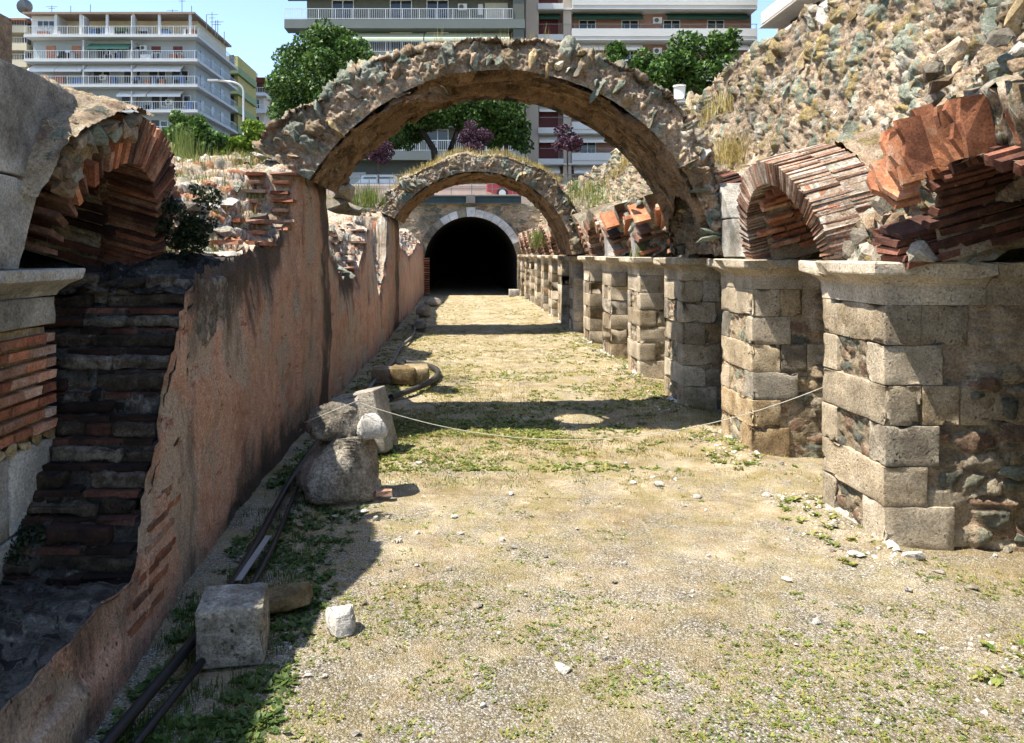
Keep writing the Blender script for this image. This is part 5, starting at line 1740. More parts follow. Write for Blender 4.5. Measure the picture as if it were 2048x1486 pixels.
# blades of grass: many narrow triangles
BL_V = np.array([[-.5, 0, 0], [.5, 0, 0], [.30, .22, .55], [0, .55, 1.0]])
BL_F = np.array([[0, 1, 2], [0, 2, 3]])
def blades(name, pts, per, h, spread, width, mat, seed, lean=.6, label=None, parent=None, kind=None):
    rng = np.random.default_rng(seed)
    pts = np.asarray(pts, float)
    if not len(pts):
        return None
    n = len(pts) * per
    base = np.repeat(pts, per, 0)
    base = base + np.stack([rng.normal(size=n) * spread, rng.normal(size=n) * spread, np.zeros(n)], -1)
    a = rng.uniform(0, 6.283, n)
    hh = h * rng.uniform(.5, 1.25, n)
    ln = lean * rng.uniform(.3, 1.2, n)
    ca, sa = np.cos(a), np.sin(a)
    Z = np.zeros(n)
    Mx = np.stack([np.stack([ca * width, -sa * hh * ln, Z], -1), np.stack([sa * width, ca * hh * ln, Z], -1), np.stack([Z, Z, hh], -1)], 1)
    V, F = instances(BL_V, BL_F, base, Mx)
    o = place(name, mesh_from(name, V, F, M[mat]), parent)
    if parent is None:
        tag(o, label, kind='stuff')
    return o
def on_floor(n, x0, x1, y0, y1, seed, thr, freq=1.3, ns=31, persp=True):
    rng = np.random.default_rng(seed)
    X = rng.uniform(x0, x1, n)
    Y = 1 / rng.uniform(1 / y1, 1 / y0, n) if persp else rng.uniform(y0, y1, n)
    p = np.stack([X * freq, Y * freq, X * 0], -1)
    k = fbm(p, 4, ns) + .25 * (vnoise(p * 5, ns + 3) - .5)
    ok = k > thr
    ok &= X > wallx(Y) + .05
    X, Y = X[ok], Y[ok]
    return np.stack([X, Y, gz(X, Y) - .003], -1)
LV = np.array([[0, 0, 0], [-.3, .45, .22], [0, 1.0, .30], [.3, .45, .22]])
def rosettes(name, pts, per, size, mat, seed, label):
    rng = np.random.default_rng(seed)
    n = len(pts) * per
    base = np.repeat(pts, per, 0) + np.concatenate([rng.normal(size=(n, 2)) * size * .35, np.zeros((n, 1))], 1)
    a = rng.uniform(0, 6.283, n)
    s = size * rng.uniform(.5, 1.2, n)
    up = rng.uniform(.2, 2.2, n)
    ca, sa, Z = np.cos(a), np.sin(a), np.zeros(n)
    Mx = np.stack([np.stack([ca * s, -sa * s, Z], -1), np.stack([sa * s, ca * s, Z], -1), np.stack([Z, Z, s * up], -1)], 1)
    V, F = instances(LV, np.array([[0, 1, 2, 3]]), base, Mx)
    tag(place(name, mesh_from(name, V, F, M[mat])), label, kind='stuff')
rosettes('weeds', np.concatenate([on_floor(7500, -1.7, 4.2, 2.9, 5.0, 41, .47, 2.6), on_floor(3000, -1.7, 4.2, 4.6, 9, 42, .57, 2.6)]), 8, .021, 'weed', 1, 'small green weeds dotted over the gravel floor')
rosettes('weeds', np.concatenate([on_floor(8500, -1.7, 3.3, 7.5, 38, 43, .49, 1.6), on_floor(900, -.9, 1.2, 8.9, 9.9, 44, .30, persp=False)]), 7, .045, 'weed', 2, 'low green weeds over the farther corridor floor')
rosettes('weeds', np.concatenate([on_floor(1300, -1.75, -.8, 2.9, 7.5, 45, .47, 2.4), on_floor(500, -1.75, -1.0, 7, 26, 46, .38)]), 9, .045, 'shade_weed', 3, 'dark green weeds in the shaded strip at the wall foot')
blades('dry_grass', on_floor(14000, -1.6, 4.2, 2.9, 9, 51, .44, 2.2, 37), 7, .020, .03, .003, 'straw', 4, .8, 'short straw coloured grass over the floor')
blades('grass', on_floor(7000, -1.6, 3.4, 7, 38, 54, .48, 1.1, 40), 6, .028, .04, .007, 'weed', 25, .8, 'thin yellow green grass down the middle of the corridor')
blades('dry_grass', on_floor(9000, -1.6, 3.4, 8, 38, 52, .44, 1.2, 38), 6, .032, .035, .008, 'straw', 5, .8, 'faded grass over the farther corridor floor')
blades('grass', on_floor(900, -1.75, -1.0, 2.9, 8, 53, .46, 2.4, 39), 7, .06, .03, .005, 'shade_weed', 6, .6, 'green grass strip in shade at the wall foot')
# weeds at the pier feet
rng = np.random.default_rng(5)
pp = []
for Y in PIERS[:8]:
    for _ in range(22):
        pp.append((XR - rng.uniform(.02, .45), Y + rng.uniform(-.5, 1.1), .0))
pp = np.array(pp)
pp[:, 2] = gz(pp[:, 0], pp[:, 1])
rosettes('weeds', pp, 12, .05, 'weed', 8, 'tufts of green weeds along the pier feet')

# gravel
OCT_V = np.array([[1, 0, 0], [-1, 0, 0], [0, 1, 0], [0, -1, 0], [0, 0, 1], [0, 0, -.6]], float) * .5
OCT_F = np.array([[0, 2, 4], [2, 1, 4], [1, 3, 4], [3, 0, 4], [2, 0, 5], [1, 2, 5], [3, 1, 5], [0, 3, 5]])
def gravel(pts, s0, s1, seed, label):
    rng = np.random.default_rng(seed)
    n = len(pts)
    s = s0 + (s1 - s0) * rng.random(n) ** 2.5
    R = rand_rot(n, rng) * s[:, None, None]
    R[:, 2, :] *= .6
    V, F = instances(OCT_V, OCT_F, pts, R)
    tag(place('gravel', mesh_from('gravel', V, F, M['gravel'])), label, kind='stuff')
gravel(on_floor(80000, -1.6, 4.3, 2.9, 5.8, 61, .38, 1.6, 91), .004, .015, 1, 'fine pale gravel on the nearest stretch of floor')
gravel(on_floor(26000, -1.6, 4.0, 5, 16, 62, .42, 1.6, 92), .006, .022, 2, 'scattered pale chips on the middle floor')
pp = []
for Y in PIERS[:9]:
    n = 260
    pp.append(np.stack([XR - np.abs(rng.normal(size=n)) * .22 - .02, Y + rng.uniform(-.35, 1.2, n), np.zeros(n)], -1))
pp = np.concatenate(pp)
pp[:, 2] = gz(pp[:, 0], pp[:, 1])
gravel(pp, .012, .06, 3, 'white mortar crumbs along the pier feet')

# dry grass and weeds on the ruins
def top_pts(Q, j0, j1, n, seed, zmin=None, xr=None):
    r = random.Random(seed)
    out = []
    while len(out) < n:
        p = Q[r.randrange(len(Q)), r.randrange(j0, j1)]
        if (zmin is None or p[2] > zmin) and (xr is None or xr[0] < p[0] < xr[1]):
            out.append(p)
        elif r.random() < .001:
            break
    return out
blades('dry_grass', top_pts(Q2, nF2 - 1, nF2 + 22, 260, 1, 3.75), 11, .17, .08, .010, 'straw', 11, .6, 'golden dry grass growing on the farther arch')
blades('dry_grass', top_pts(Q1, nF1 + 2, nF1 + 30, 10, 2, 4.3) + [Q1[int(330 * f), nF1 + 6] for f in (.30, .305, .56, .57, .2)], 9, .22, .03, .006, 'straw', 12, .3, 'thin dry stalks on top of the large arch')
pts = [P(random.gauss(1462, 20), random.gauss(290, 14), random.uniform(10.3, 11.2)) for _ in range(46)]
blades('dry_grass', [(p.x, p.y, p.z - .15) for p in pts], 12, .21, .09, .006, 'straw', 13, .6, 'tall dry grass between arch haunch and rubble wall')
pts = [P(random.gauss(1180, 26), random.gauss(385, 16), random.uniform(16.5, 18.8)) for _ in range(40)]
blades('dry_grass', [(p.x, p.y, p.z - .1) for p in pts], 12, .26, .07, .01, 'grass', 14, .4, 'yellow green tufts on the ledge between the arches')
pts = [p for p in QW[:, 96:106].reshape(-1, 3) if 11.5 < p[1] < 36]
random.shuffle(pts)
blades('dry_grass', pts[:150], 10, .3, .06, .012, 'straw', 15, .4, 'dry grass fringe on the crest of the rubble wall')
pts = [q for q in QTC[:, 12:88].reshape(-1, 3) if q[1] < 19]
random.shuffle(pts)
blades('grass', pts[:230], 12, .12, .05, .007, 'grass', 16, .5, 'patchy grass on the broken wall top')
blades('dry_grass', pts[230:420], 10, .14, .06, .006, 'straw', 17, .5, 'dry grass on the broken wall top')
pts = []
for _ in range(300):
    D = random.uniform(12.5, 17)
    xx = random.uniform(350, 545)
    X_ = (xx - VPX) * D / FPX
    pts.append((X_, D, 1.6 + 2.9 * float(sstep(-3.3, -6.5, np.array(X_)) * sstep(6, 12, np.array(D))) + .1))
blades('dry_grass', pts, 9, .55, .10, .012, 'grass', 18, .25, 'tall seeding grass along the bank')
# dark creepers by the brick arch
for (lst, lab, sd, n) in (([(random.gauss(362, 24), random.uniform(365, 525), 6.0, random.uniform(.04, .11)) for _ in range(26)], 'dark creeper hanging below the brick arch', 3, 4200),
                          ([(95, 1010, 4.5, .10), (60, 1060, 4.35, .12), (85, 1080, 4.3, .12), (30, 1110, 4.2, .10), (100, 1050, 4.42, .08)], 'dark weed clump on the ledge beside the marble blocks', 4, 2200)):
    bl = [(*P(px, py, d_), r_) for (px, py, d_, r_) in lst]
    t = thing('creeper', lab, 'plant', tuple(P(lst[0][0], lst[0][1], lst[0][2])))
    place('foliage', crown_mesh('foliage', np.array(bl), n, .035, M['moss'], sd, .5), t)
pts = [P(random.gauss(728, 14), random.gauss(392, 6), random.uniform(12, 13)) for _ in range(36)]
blades('grass', [(p.x, p.y, p.z - .12) for p in pts], 14, .26, .05, .008, 'grass', 19, .35, 'green grass clump behind the foot of the large arch')
pts = [P(random.gauss(1077, 9), random.uniform(470, 500), 27) for _ in range(30)]
blades('grass', [(p.x, p.y, p.z) for p in pts], 12, .3, .09, .012, 'grass', 20, .5, 'hanging weeds on the arcade near the tunnel')
pts = [P(random.gauss(1283, 7), 505, 13.1) for _ in range(10)]
blades('grass', [(p.x, p.y, CORN) for p in pts], 12, .22, .04, .008, 'grass', 22, .35, 'green plant growing on the fourth pier cornice')

# ================================================================== things on the street
bk = P(1348, 192, 14.2)
t = thing('bucket', 'white plastic bucket standing on the crest of the rubble wall', 'bucket', (bk.x + .1, 14.2, bk.z))
MB().tube([(bk.x + .1, 14.2, bk.z - .06), (bk.x + .1, 14.2, bk.z + .19)], [.09, .108], 20).build('pail', plain('white_plastic', (.75, .75, .73), .4), t, True)
MB().tube([(bk.x + .1, 14.2, bk.z + .165), (bk.x + .1, 14.2, bk.z + .195)], [.116, .116], 20).build('rim', plain('white_rim', (.7, .7, .68), .4), t, True)

p = P(487, 315, 44)
lamp = thing('street_lamp', 'tall grey street lamp with a curved arm over the bank', 'street lamp', (p.x, 44, 4.5))
ztop = P(487, 172, 44).z
met = plain('galvanised_steel', (.45, .46, .46), .45, .05, 2, .5)
pts = [(p.x + .05, 44, 4.3), (p.x, 44, ztop - .3)]
for q in range(1, 9):
    a = q / 8 * math.pi / 2
    pts.append((p.x - .9 * (1 - math.cos(a)), 44, ztop - .3 + .55 * math.sin(a)))
pts.append((p.x - 1.5, 44, ztop + .32))
MB().tube(pts, [.085] + [.06] * (len(pts) - 1), 8).build('pole', met, lamp, True)
MB().box(p.x - 2.0, p.x - 1.4, 43.88, 44.12, ztop + .27, ztop + .37).build('lamp_head', met, lamp)

rail = plain('grey_rail', (.16, .17, .17), .5, .1, 2, .3)
t = thing('railing', 'thin grey metal railing along the edge above the tunnel', 'railing', (0, YT + .9, 5.08))
for i in range(-8, 22):
    xx = -6 + i * 1.05 + .3
    MB().box(xx - .02, xx + .02, YT + .88, YT + .92, 5.06, 5.96).build('post', rail, t)
for z in (5.93, 5.65, 5.38):
    MB().box(-14.2, 17, YT + .885, YT + .915, z, z + .03).build('rail', rail, t)
t = thing('low_wall', 'low pinkish wall between the terrace and the street', 'wall', (0, 47, 5.05))
MB().box(-60, 60, 46.8, 47.25, 5.0, 6.15).build('wall_body', plain('pink_render', (.46, .36, .30), .9, .12, 1.5), t)
MB().box(-60, 60, 46.76, 47.29, 6.15, 6.22).build('coping', plain('pale_coping', (.5, .45, .4), .9), t)
t = thing('railing', 'railing on the low wall in front of the street', 'railing', (0, 47, 6.2))
for i in range(40):
    xx = -20 + i
    MB().box(xx - .02, xx + .02, 47.0, 47.04, 6.2, 6.85).build('post', rail, t)
MB().box(-20, 19, 47.0, 47.04, 6.8, 6.85).build('rail', rail, t)

glass_dark = plain('dark_glass', (.02, .025, .03), .12, .2, 1.5, 0, .6)
def car(label, x0, y0, z0, body_col, group='parked cars', L=4.2, estate=False):
    t = thing('parked_car', label, 'car', (x0 + L / 2, y0, z0), group)
    paint = plain('car_paint', body_col, .3, .03, 1, 0, .6)
    if estate:
        prof = [(0, .35), (.02, .85), (.25, 1.0), (.55, 1.42), (2.6, 1.46), (3.15, 1.02), (4.0, .88), (4.2, .65), (4.2, .32), (3.75, .24), (.5, .24)]
    else:
        prof = [(0, .4), (.03, .85), (.3, .98), (.75, 1.38), (2.3, 1.42), (3.05, .98), (3.95, .84), (4.2, .62), (4.2, .32), (3.75, .24), (.5, .24)]
    W = .84
    V, F = [], []
    sect = [(-W, .90), (-W * .96, 1.0), (W * .96, 1.0), (W, .90)]
    for (yy, sc) in sect:
        for (a, b_) in prof:
            narrow = 1 - (.16 if b_ > 1.2 else 0)
            V.append((x0 + L / 2 + (a - 2.1) * (1 if sc == 1 else .985), y0 + yy * narrow, z0 + .24 + (b_ - .24) * (1 if sc == 1 else .97)))
    n = len(prof)
    for s in range(3):
        for i in range(n):
            j = (i + 1) % n
            F.append([s * n + i, s * n + j, (s + 1) * n + j, (s + 1) * n + i])
    F += [list(range(n))[::-1], [3 * n + i for i in range(n)]]
    me = mesh_from('body', np.array(V), F, paint)
    place('body', me, t)
    for (a, b_) in (((.62, 1.02), (1.45, 1.36)), ((1.55, 1.02), (2.55, 1.36))):
        xo = x0 + L / 2 - 2.1
        MB().box(xo + a[0], xo + b_[0], y0 - W * .925, y0 - W * .86, z0 + a[1], z0 + b_[1] - .03).build('side_window', glass_dark, t)
    for wx in (.85, 3.4):
        c_ = Vector((x0 + L / 2 - 2.1 + wx, y0 - W + .08, z0 + .31))
        w = MB().tube([c_ + Vector((0, -.11, 0)), c_ + Vector((0, .1, 0))], .31, 20).build('wheel', M['black'], t)
        rim = MB().tube([c_ + Vector((0, -.125, 0)), c_ + Vector((0, -.09, 0))], .19, 16)
        rim.build('rim', plain('alloy_rim', (.5, .5, .5), .35, .05, 1, .6), w)
    MB().box(x0 + L / 2 - 2.1 + .0, x0 + L / 2 - 2.1 + .06, y0 - .8, y0 - .55, z0 + .68, z0 + .84).build('tail_light', plain('tail_light', (.4, .02, .02), .3), t)
    return t
car('dark red car parked on the terrace behind the farther arch', 1.47, 43.6, 5.08, (.22, .015, .02))
car('white estate car parked in the street behind the low wall', -6.9, 51.5, 5.74, (.72, .73, .74), estate=True)

# ================================================================== apartment blocks
wfrm = plain('white_frame', (.66, .66, .64), .5, .05)
winmesh = {}
def unit_win(w, h, mull):
    key = (round(w, 2), round(h, 2), mull)
    if key not in winmesh:
        f = MB()
        e = .07
        f.box(-w / 2, w / 2, -.05, .05, -h / 2, -h / 2 + e).box(-w / 2, w / 2, -.05, .05, h / 2 - e, h / 2)
        f.box(-w / 2, -w / 2 + e, -.049, .049, -h / 2 + e, h / 2 - e).box(w / 2 - e, w / 2, -.049, .049, -h / 2 + e, h / 2 - e)
        for q in range(mull):
            x = -w / 2 + w * (q + 1) / (mull + 1)
            f.box(x - e / 2, x + e / 2, -.048, .048, -h / 2 + e, h / 2 - e)
        g_ = MB().box(-w / 2 + .02, w / 2 - .02, -.012, .012, -h / 2 + .02, h / 2 - .02)
        winmesh[key] = (mesh_from('window', np.array(f.V), f.F, wfrm), mesh_from('pane', np.array(g_.V), g_.F, glass_dark))
    return winmesh[key]
def window(t, x, y, z, w, h, mull=1, pane_mat=None):
    a, b_ = unit_win(w, h, mull)
    o = place('window', a, t, Matrix.Translation((x, y - .05, z)))
    place('pane', b_, o, Matrix.Translation((x, y - .05, z)))
def railing(t, x0, x1, y, z0, h, mat, step=.16, side=None, name='railing'):
    m = MB()
    m.box(x0, x1, y - .02, y + .02, z0 + h - .05, z0 + h).box(x0, x1, y - .02, y + .02, z0 + .06, z0 + .1)
    n = int((x1 - x0) / step)
    for i in range(n + 1):
        x = x0 + (x1 - x0) * i / n
        big = i % 9 == 0
        w_ = .035 if big else .013
        m.box(x - w_, x + w_, y - .013, y + .013, z0, z0 + h - .05)
    if side:
        xs, ya, yb_ = side
        m.box(xs - .02, xs + .02, ya, yb_, z0 + h - .05, z0 + h).box(xs - .02, xs + .02, ya, yb_, z0 + .06, z0 + .1)
        k = int((yb_ - ya) / step)
        for i in range(k + 1):
            yy = ya + (yb_ - ya) * i / k
            m.box(xs - .013, xs + .013, yy - .013, yy + .013, z0, z0 + h - .05)
    m.build(name, mat, t)
def awning(t, x0, x1, y, z, mat, out=1.2, drop=.75):
    m = MB()
    b = len(m.V)
    drop += .25
    m.V += [(x0, y, z), (x1, y, z), (x1, y - out, z - drop), (x0, y - out, z - drop), (x1, y - out, z - drop - .25), (x0, y - out, z - drop - .25)]
    m.F += [[0, 3, 2, 1], [3, 5, 4, 2]]
    m.build('awning', mat, t)
def ac_unit(t, x, y, z):
    o = MB().box(x - .42, x + .42, y - .36, y - .02, z - .3, z + .3).build('air_conditioner', plain('ac_white', (.6, .6, .58), .5), t)
    MB().tube([(x - .1, y - .37, z), (x - .1, y - .35, z)], .22, 14).build('fan_grille', plain('ac_grille', (.1, .1, .1), .6), o)

# --- pale grey-blue block with wrap-round balconies, far left
D = 93.0
k = D / FPX
def bx(px): return (px - VPX) * k
def bz(py): return EYE - (py - VPY) * k
t = thing('apartment_building', 'pale grey blue apartment block with wrap round white railed balconies and antennas', 'building', (bx(220), D, 6))
pal = plain('pale_render', (.34, .38, .395), .85, .06, .5)
wht = plain('white_render', (.56, .57, .56), .85, .05, .5)
cream = plain('cream_render', (.60, .53, .38), .85, .06, .5)
awn_w = plain('white_awning', (.72, .71, .69), .8, .04)
awn_g = plain('green_awning', (.10, .22, .16), .8, .08)
shut = plain('orange_shutter', (.38, .18, .11), .7, .08)
shut2 = plain('dark_red_shutter', (.13, .04, .035), .7, .08)
door_d = plain('dark_opening', (.05, .05, .055), .5, .1)
rl_w = plain('white_metal', (.58, .61, .62), .5, .04)
x0, x1 = bx(52), bx(382)
MB().box(x0, x1, D + 1.6, D + 16, 5, bz(72)).build('wall', pal, t)
MB().box(x0 - .2, x1 - .3, D + 3.2, D + 15, bz(72), bz(26)).build('penthouse_wall', cream, t)
MB().box(x0 - .6, x1 + .3, D + .3, D + 15.5, bz(26), bz(22)).build('roof_slab', plain('roof_edge', (.30, .22, .17), .8), t)
MB().box(x0, bx(107), D + 1.2, D + 3.2, bz(68), bz(26)).build('corner_room', wht, t)
window(t, bx(82), D + 1.2, bz(43), 2.1, .9, 2)
for px in (107, 157, 210, 263, 315, 377):
    MB().box(bx(px) - .15, bx(px) + .15, D + .5, D + .8, bz(66), bz(26)).build('column', wht, t)
for px in (228, 272, 308):
    window(t, bx(px), D + 3.2, bz(55), 1.1, 1.6, 1)
for fl, py in enumerate((69, 118, 169, 220, 270)):
    xr_ = bx(395)
    MB().box(x0 - .3, xr_, D, D + 17, bz(py) - .28, bz(py) + .0).build('balcony_slab', wht, t)
    railing(t, x0 - .2, xr_ - .1, D + .1, bz(py), 1.05, rl_w, .28, side=(xr_ - .1, D + .1, D + 16.5))
for px in (88, 140):
    MB().box(bx(px) - .55, bx(px) + .55, D + 1.52, D + 1.6, bz(112), bz(85)).build('shutter', shut, t)
for px in (302, 346):
    MB().box(bx(px) - .55, bx(px) + .55, D + 1.52, D + 1.6, bz(98), bz(86)).build('shutter', shut2, t)
    window(t, bx(px), D + 1.6, bz(107), 1.1, 1.0, 1)
ac_unit(t, bx(278), D + 1.6, bz(90))
awning(t, bx(169), bx(256), D + 1.6, bz(80), awn_g, 1.3, .5)
for a, b_ in ((52, 106), (107, 161), (165, 261), (264, 360)):
    awning(t, bx(a), bx(b_), D + 1.6, bz(124), awn_w, 1.4, .6)
for a, b_ in ((231, 290), (292, 360)):
    awning(t, bx(a), bx(b_), D + 1.6, bz(176), awn_w, 1.4, .5)
for py, lst in ((160, (183, 245, 296, 342)), (211, (301, 347, 240)), (110, (190, 248)), (262, (250, 300, 350))):
    for px in lst:
        MB().box(bx(px) - .45, bx(px) + .45, D + 1.54, D + 1.6, bz(py), bz(py - 26)).build('door', door_d, t)
        window(t, bx(px) + 1.1, D + 1.6, bz(py - 14), .9, 1.3, 0)
for fl, py in enumerate((100, 150, 202, 252)):
    for q in range(3):
        yy = D + 4 + q * 4
        MB().box(x1, x1 + .05, yy - .6, yy + .6, bz(py) - 1.2, bz(py) + .8).build('side_window', glass_dark, t)
clut = [plain('pot_plant', (.05, .09, .03), .8, .3), plain('laundry_white', (.6, .6, .6), .8), plain('terracotta_pot', (.3, .13, .08), .8), plain('cushion_blue', (.10, .16, .28), .8), plain('cabinet_grey', (.3, .3, .3), .7)]
rc = random.Random(12)
for py in (69, 118, 169, 220):
    for q in range(13):
        px = rc.uniform(60, 385)
        w_, h_ = rc.uniform(.2, .7), rc.uniform(.5, 1.35)
        nm = rc.randrange(5)
        MB().box(bx(px) - w_, bx(px) + w_, D + .6, D + 1.2, bz(py), bz(py) + h_).build(('potted_plant', 'laundry', 'flower_pot', 'chair', 'cabinet')[nm], clut[nm], t)
    for px in (165, 262):
        MB().box(bx(px) - .06, bx(px) + .06, D + .15, D + 1.6, bz(py), bz(py) + 2.3).build('divider', wht, t)
for (px, py) in ((196, 150), (330, 200), (120, 100), (228, 92)):
    ac_unit(t, bx(px), D + 1.6, bz(py))
MB().box(bx(212), bx(302), D + 6, D + 12, bz(22), bz(-8)).build('roof_room', wht, t)
MB().box(bx(275), bx(290), D + 5.9, D + 6, bz(20), bz(2)).build('roof_door', pal, t)
for i, (px, h) in enumerate(((86, 18), (108, 26), (139, 14), (165, 20), (320, 20), (336, 24), (352, 34), (360, 26), (392, 36), (402, 22), (410, 26), (418, 20), (425, 28), (62, 14))):
    p0 = Vector((bx(px), D + 2 + (i % 3) * 2, bz(24 if px < 380 else 40 + (px - 392) * .8)))
    a = MB().tube([p0, p0 + Vector((0, 0, h * k * 1.3))], .045, 5)
    if i % 2 == 0:
        a.box(p0.x - .7, p0.x + .7, p0.y - .02, p0.y + .02, p0.z + h * k * 1.15, p0.z + h * k * 1.15 + .05)
        a.box(p0.x - .4, p0.x + .4, p0.y - .02, p0.y + .02, p0.z + h * k * .95, p0.z + h * k * .95 + .05)
    a.build('antenna', rail, t)
bm_ = MB().tube([(bx(40), D + 1, bz(8)), (bx(46), D + .6, bz(12))], [.9, .1], 14)
bm_.build('satellite_dish', rail, t)
# small neighbour at the picture edge
t = thing('apartment_building', 'narrow olive cream house end at the picture edge', 'building', (bx(10), D + 2, 6))
MB().box(bx(-60), bx(45), D + 3, D + 16, 5, bz(30)).build('wall', plain('olive_render', (.36, .33, .24), .85), t)
for py in (48, 84, 118):
    MB().box(bx(-60), bx(40), D + 1.4, D + 3, bz(py) - .6, bz(py) + .2).build('balcony_slab', cream, t)
    railing(t, bx(-60), bx(40), D + 1.5, bz(py) + .2, .8, rl_w, .3)
    MB().box(bx(18), bx(34), D + 2.9, D + 3.02, bz(py - 4) + .2, bz(py - 26)).build('door', door_d, t)
MB().box(bx(-60), bx(42), D + 1.2, D + 3.2, bz(34), bz(30)).build('roof_edge', shut, t)
# green block and far cream block with red roof
D = 112.0
k = D / FPX
t = thing('apartment_building', 'narrow green and yellow block behind the grey blue one', 'building', (bx(462), D, 6))
MB().box(bx(425), bx(476), D, D + 10, 5, bz(112)).build('wall', plain('ochre_render', (.42, .36, .13), .85), t)
for py in (138, 178, 216, 256):
    MB().box(bx(430), bx(481), D - 1.2, D + 9, bz(py) - .9, bz(py) + .1).build('balcony', plain('green_render', (.23, .30, .16), .85), t)
    MB().box(bx(459), bx(468), D - .06, D, bz(py - 6), bz(py - 28)).build('door', door_d, t)
D = 132.0
k = D / FPX
t = thing('apartment_building', 'distant cream house with a red roof and covered balcony', 'building', (bx(505), D, 6))
MB().box(bx(478), bx(528), D, D + 12, 5, bz(186)).build('wall', plain('pinkish_cream', (.55, .48, .42), .85), t)
for py in (188, 222, 258):
    MB().box(bx(470), bx(534), D - 1.2, D + 10, bz(py) - .5, bz(py)).build('balcony_slab', wht, t)
    railing(t, bx(472), bx(533), D - 1.1, bz(py), .9, rl_w, .4)
    for px in (490, 512):
        window(t, bx(px), D, bz(py + 20), 1.3, 1.6, 1)
MB().box(bx(484), bx(526), D + 2.5, D + 10, bz(186), bz(158)).build('top_storey', plain('dark_timber', (.13, .09, .07), .8), t)
m = MB()
m.V = [(bx(468), D - 2, bz(160)), (bx(536), D - 2, bz(160)), (bx(536), D + 12, bz(160)), (bx(468), D + 12, bz(160)), (bx(490), D + 5, bz(142)), (bx(516), D + 5, bz(142))]
m.F = [[0, 1, 5, 4], [1, 2, 5], [2, 3, 4, 5], [3, 0, 4], [0, 3, 2, 1]]
m.build('roof', plain('red_roof', (.22, .07, .055), .8), t)
MB().box(bx(491), bx(500), D + 4, D + 5, bz(150), bz(134)).build('chimney', cream, t)

# --- dark grey block with the long white railing
D = 71.0
k = D / FPX
t = thing('apartment_building', 'dark grey apartment block with long white balcony railing above the big tree', 'building', (bx(800), D, 6))
gry = plain('grey_render', (.105, .115, .10), .85, .08, .6)
fas = plain('grey_fascia', (.15, .17, .16), .8, .06, .6)
lawn = plain('pale_green_awning', (.55, .60, .42), .8, .04)
x0, x1 = bx(566), bx(1050)
MB().box(bx(606), x1, D + 1.8, D + 14, 5.5, bz(-140)).build('wall', gry, t)
zf = [bz(53) + 3.02 * i for i in (1, 0, -1, -2, -3, -4)]
for i, z in enumerate(zf):
    MB().box(x0 if i < 2 else bx(600), bx(1051), D + .5, D + 2.2, z, z + .82).build('balcony_slab', fas, t)
    railing(t, (x0 if i < 2 else bx(600)) + .05, bx(1026), D + .55, z + .82, 1.0, rl_w, .17)
    MB().box(bx(1027), bx(1050), D + .6, D + 1.8, z + .82, z + 3.0).build('side_screen', gry, t)
    for px in (680, 799, 874):
        window(t, bx(px), D + 1.8, z + .82 + 1.1, 2.05, 2.1, 1)
    ac_unit(t, bx(925), D + 1.8, z + 2.25)
    MB().box(bx(971), bx(1018), D + 1.72, D + 1.8, z + .82, z + 2.7).build('shutter', plain('beige_shutter', (.42, .40, .33), .7), t)
    MB().box(bx(957), bx(967), D + 1.72, D + 1.8, z + 1.6, z + 2.6).build('meter_box', wht, t)
for a, b_ in ((655, 846), (848, 1020)):
    awning(t, bx(a), bx(b_), D + 1.75, bz(53) - .12, lawn, 1.3, .55)
MB().box(bx(606), bx(1051), D + 1.3, D + 1.8, 8.2, 8.9).build('shop_fascia', fas, t)
for px in (640, 720, 800, 880, 960, 1030):
    window(t, bx(px), D + 1.4, 7.2, 3.0, 2.0, 1)
MB().box(bx(690), bx(728), D + 1.2, D + 1.5, 6.2, 9.6).build('pale_panel', plain('pale_panel', (.4, .42, .40), .8), t)

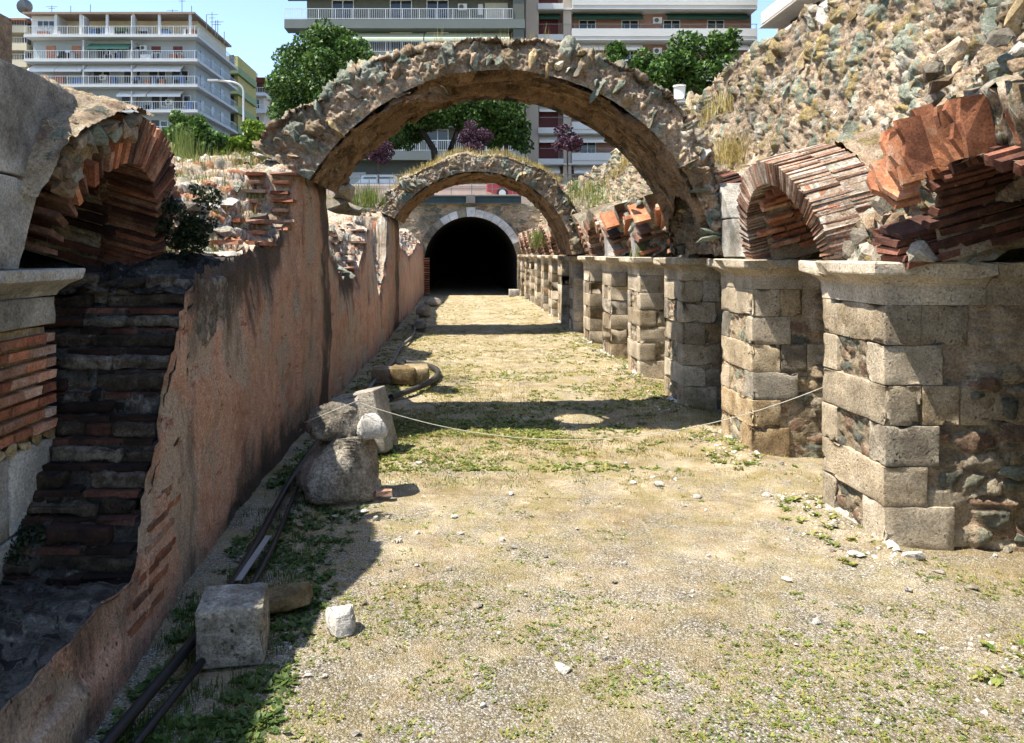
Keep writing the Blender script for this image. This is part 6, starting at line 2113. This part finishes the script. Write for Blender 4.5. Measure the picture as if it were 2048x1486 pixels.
# --- terracotta pink block
D = 74.0
k = D / FPX
t = thing('apartment_building', 'brownish pink apartment block with white parapets and green awnings', 'building', (bx(1280), D, 6))
pnk = plain('pink_brown_render', (.30, .175, .135), .85, .06, .5)
bei = plain('beige_render', (.42, .36, .30), .85, .06, .5)
awn_dg = plain('dark_green_awning', (.012, .05, .03), .8, .1)
x0, x1 = bx(1052), bx(1515)
MB().box(x0, x1, D + 1.6, D + 14, 5.5, bz(-120)).build('wall', pnk, t)
for (a, b_) in ((1052, 1078), (1128, 1144)):
    MB().box(bx(a), bx(b_), D + .4, D + 1.6, 5.5, bz(-120)).build('pilaster', bei, t)
for i in range(-1, 6):
    z = bz(80) - 2.95 * i
    if z < 7.2:
        continue
    MB().box(bx(1144), bx(1515), D, D + .15, z, z + 1.1).build('parapet', wht, t)
    MB().box(bx(1146), bx(1512), D - .03, D, z + .32, z + .40).build('parapet_groove', bei, t)
    MB().box(bx(1076), bx(1127), D, D + .15, z, z + .55).build('parapet', wht, t)
    MB().box(bx(1076), bx(1515), D + .15, D + 1.6, z - .02, z + .14).build('balcony_slab', wht, t)
    MB().box(bx(1076), bx(1515), D + .05, D + .09, z + 1.5, z + 1.55).build('hand_rail', rail, t)
    for px in range(1150, 1516, 33):
        MB().box(bx(px) - .02, bx(px) + .02, D + .05, D + .09, z + 1.1, z + 1.5).build('post', rail, t)
    for px in (1180, 1267, 1352, 1442):
        window(t, bx(px), D + 1.6, z + 1.3, 1.65, 2.1, 1)
    ac_unit(t, bx(1322), D + 1.6, z + 2.25)
    MB().box(bx(1082), bx(1120), D + 1.5, D + 1.6, z + .2, z + 2.6).build('door', plain('maroon_door', (.10, .02, .02), .6), t)
    for a, b_ in ((1150, 1290), (1338, 1504), (1080, 1122)):
        awning(t, bx(a), bx(b_), D + 1.5, z + 3.0, awn_dg if i <= 0 else awn_w, .9, .35)
MB().box(bx(1056), bx(1515), D + .8, D + 1.6, 8.4, 9.2).build('shop_fascia', fas, t)
for px in (1085, 1150, 1215, 1280, 1345):
    window(t, bx(px), D + .9, 7.3, 2.6, 2.1, 1)
    MB().box(bx(px) - 1.4, bx(px) + 1.4, D + .95, D + 1.5, 6.1, 8.35).build('shop_recess', door_d, t)

# --- block seen end on, balconies running towards us
t = thing('apartment_building', 'beige block seen obliquely with stacked white balconies above the rubble wall', 'building', (30, 62, 6))
MB().box(29.2, 44, 50, 72, 5, 40).build('wall', bei, t)
for i in range(9):
    z = 11.5 + 2.95 * i
    MB().box(27.6, 29.2, 50.5, 60, z - .2, z + .0).build('balcony_slab', wht, t)
    MB().box(27.6, 29.2, 62, 71.5, z - .2, z + .0).build('balcony_slab', wht, t)
    MB().box(27.6, 27.68, 50.5, 60, z, z + .85).build('parapet', wht if i % 2 else bei, t)
    MB().box(27.6, 27.68, 62, 71.5, z, z + .85).build('parapet', wht, t)
    for yy in (53, 57, 64, 68):
        MB().box(29.1, 29.22, yy - .7, yy + .7, z + .05, z + 2.2).build('balcony_door', glass_dark, t)
    if i in (3, 4, 5):
        MB().box(27.2, 29.2, 62.2, 71, z + 2.2, z + 2.3).build('awning', plain('striped_awning', (.45, .40, .35), .8), t)
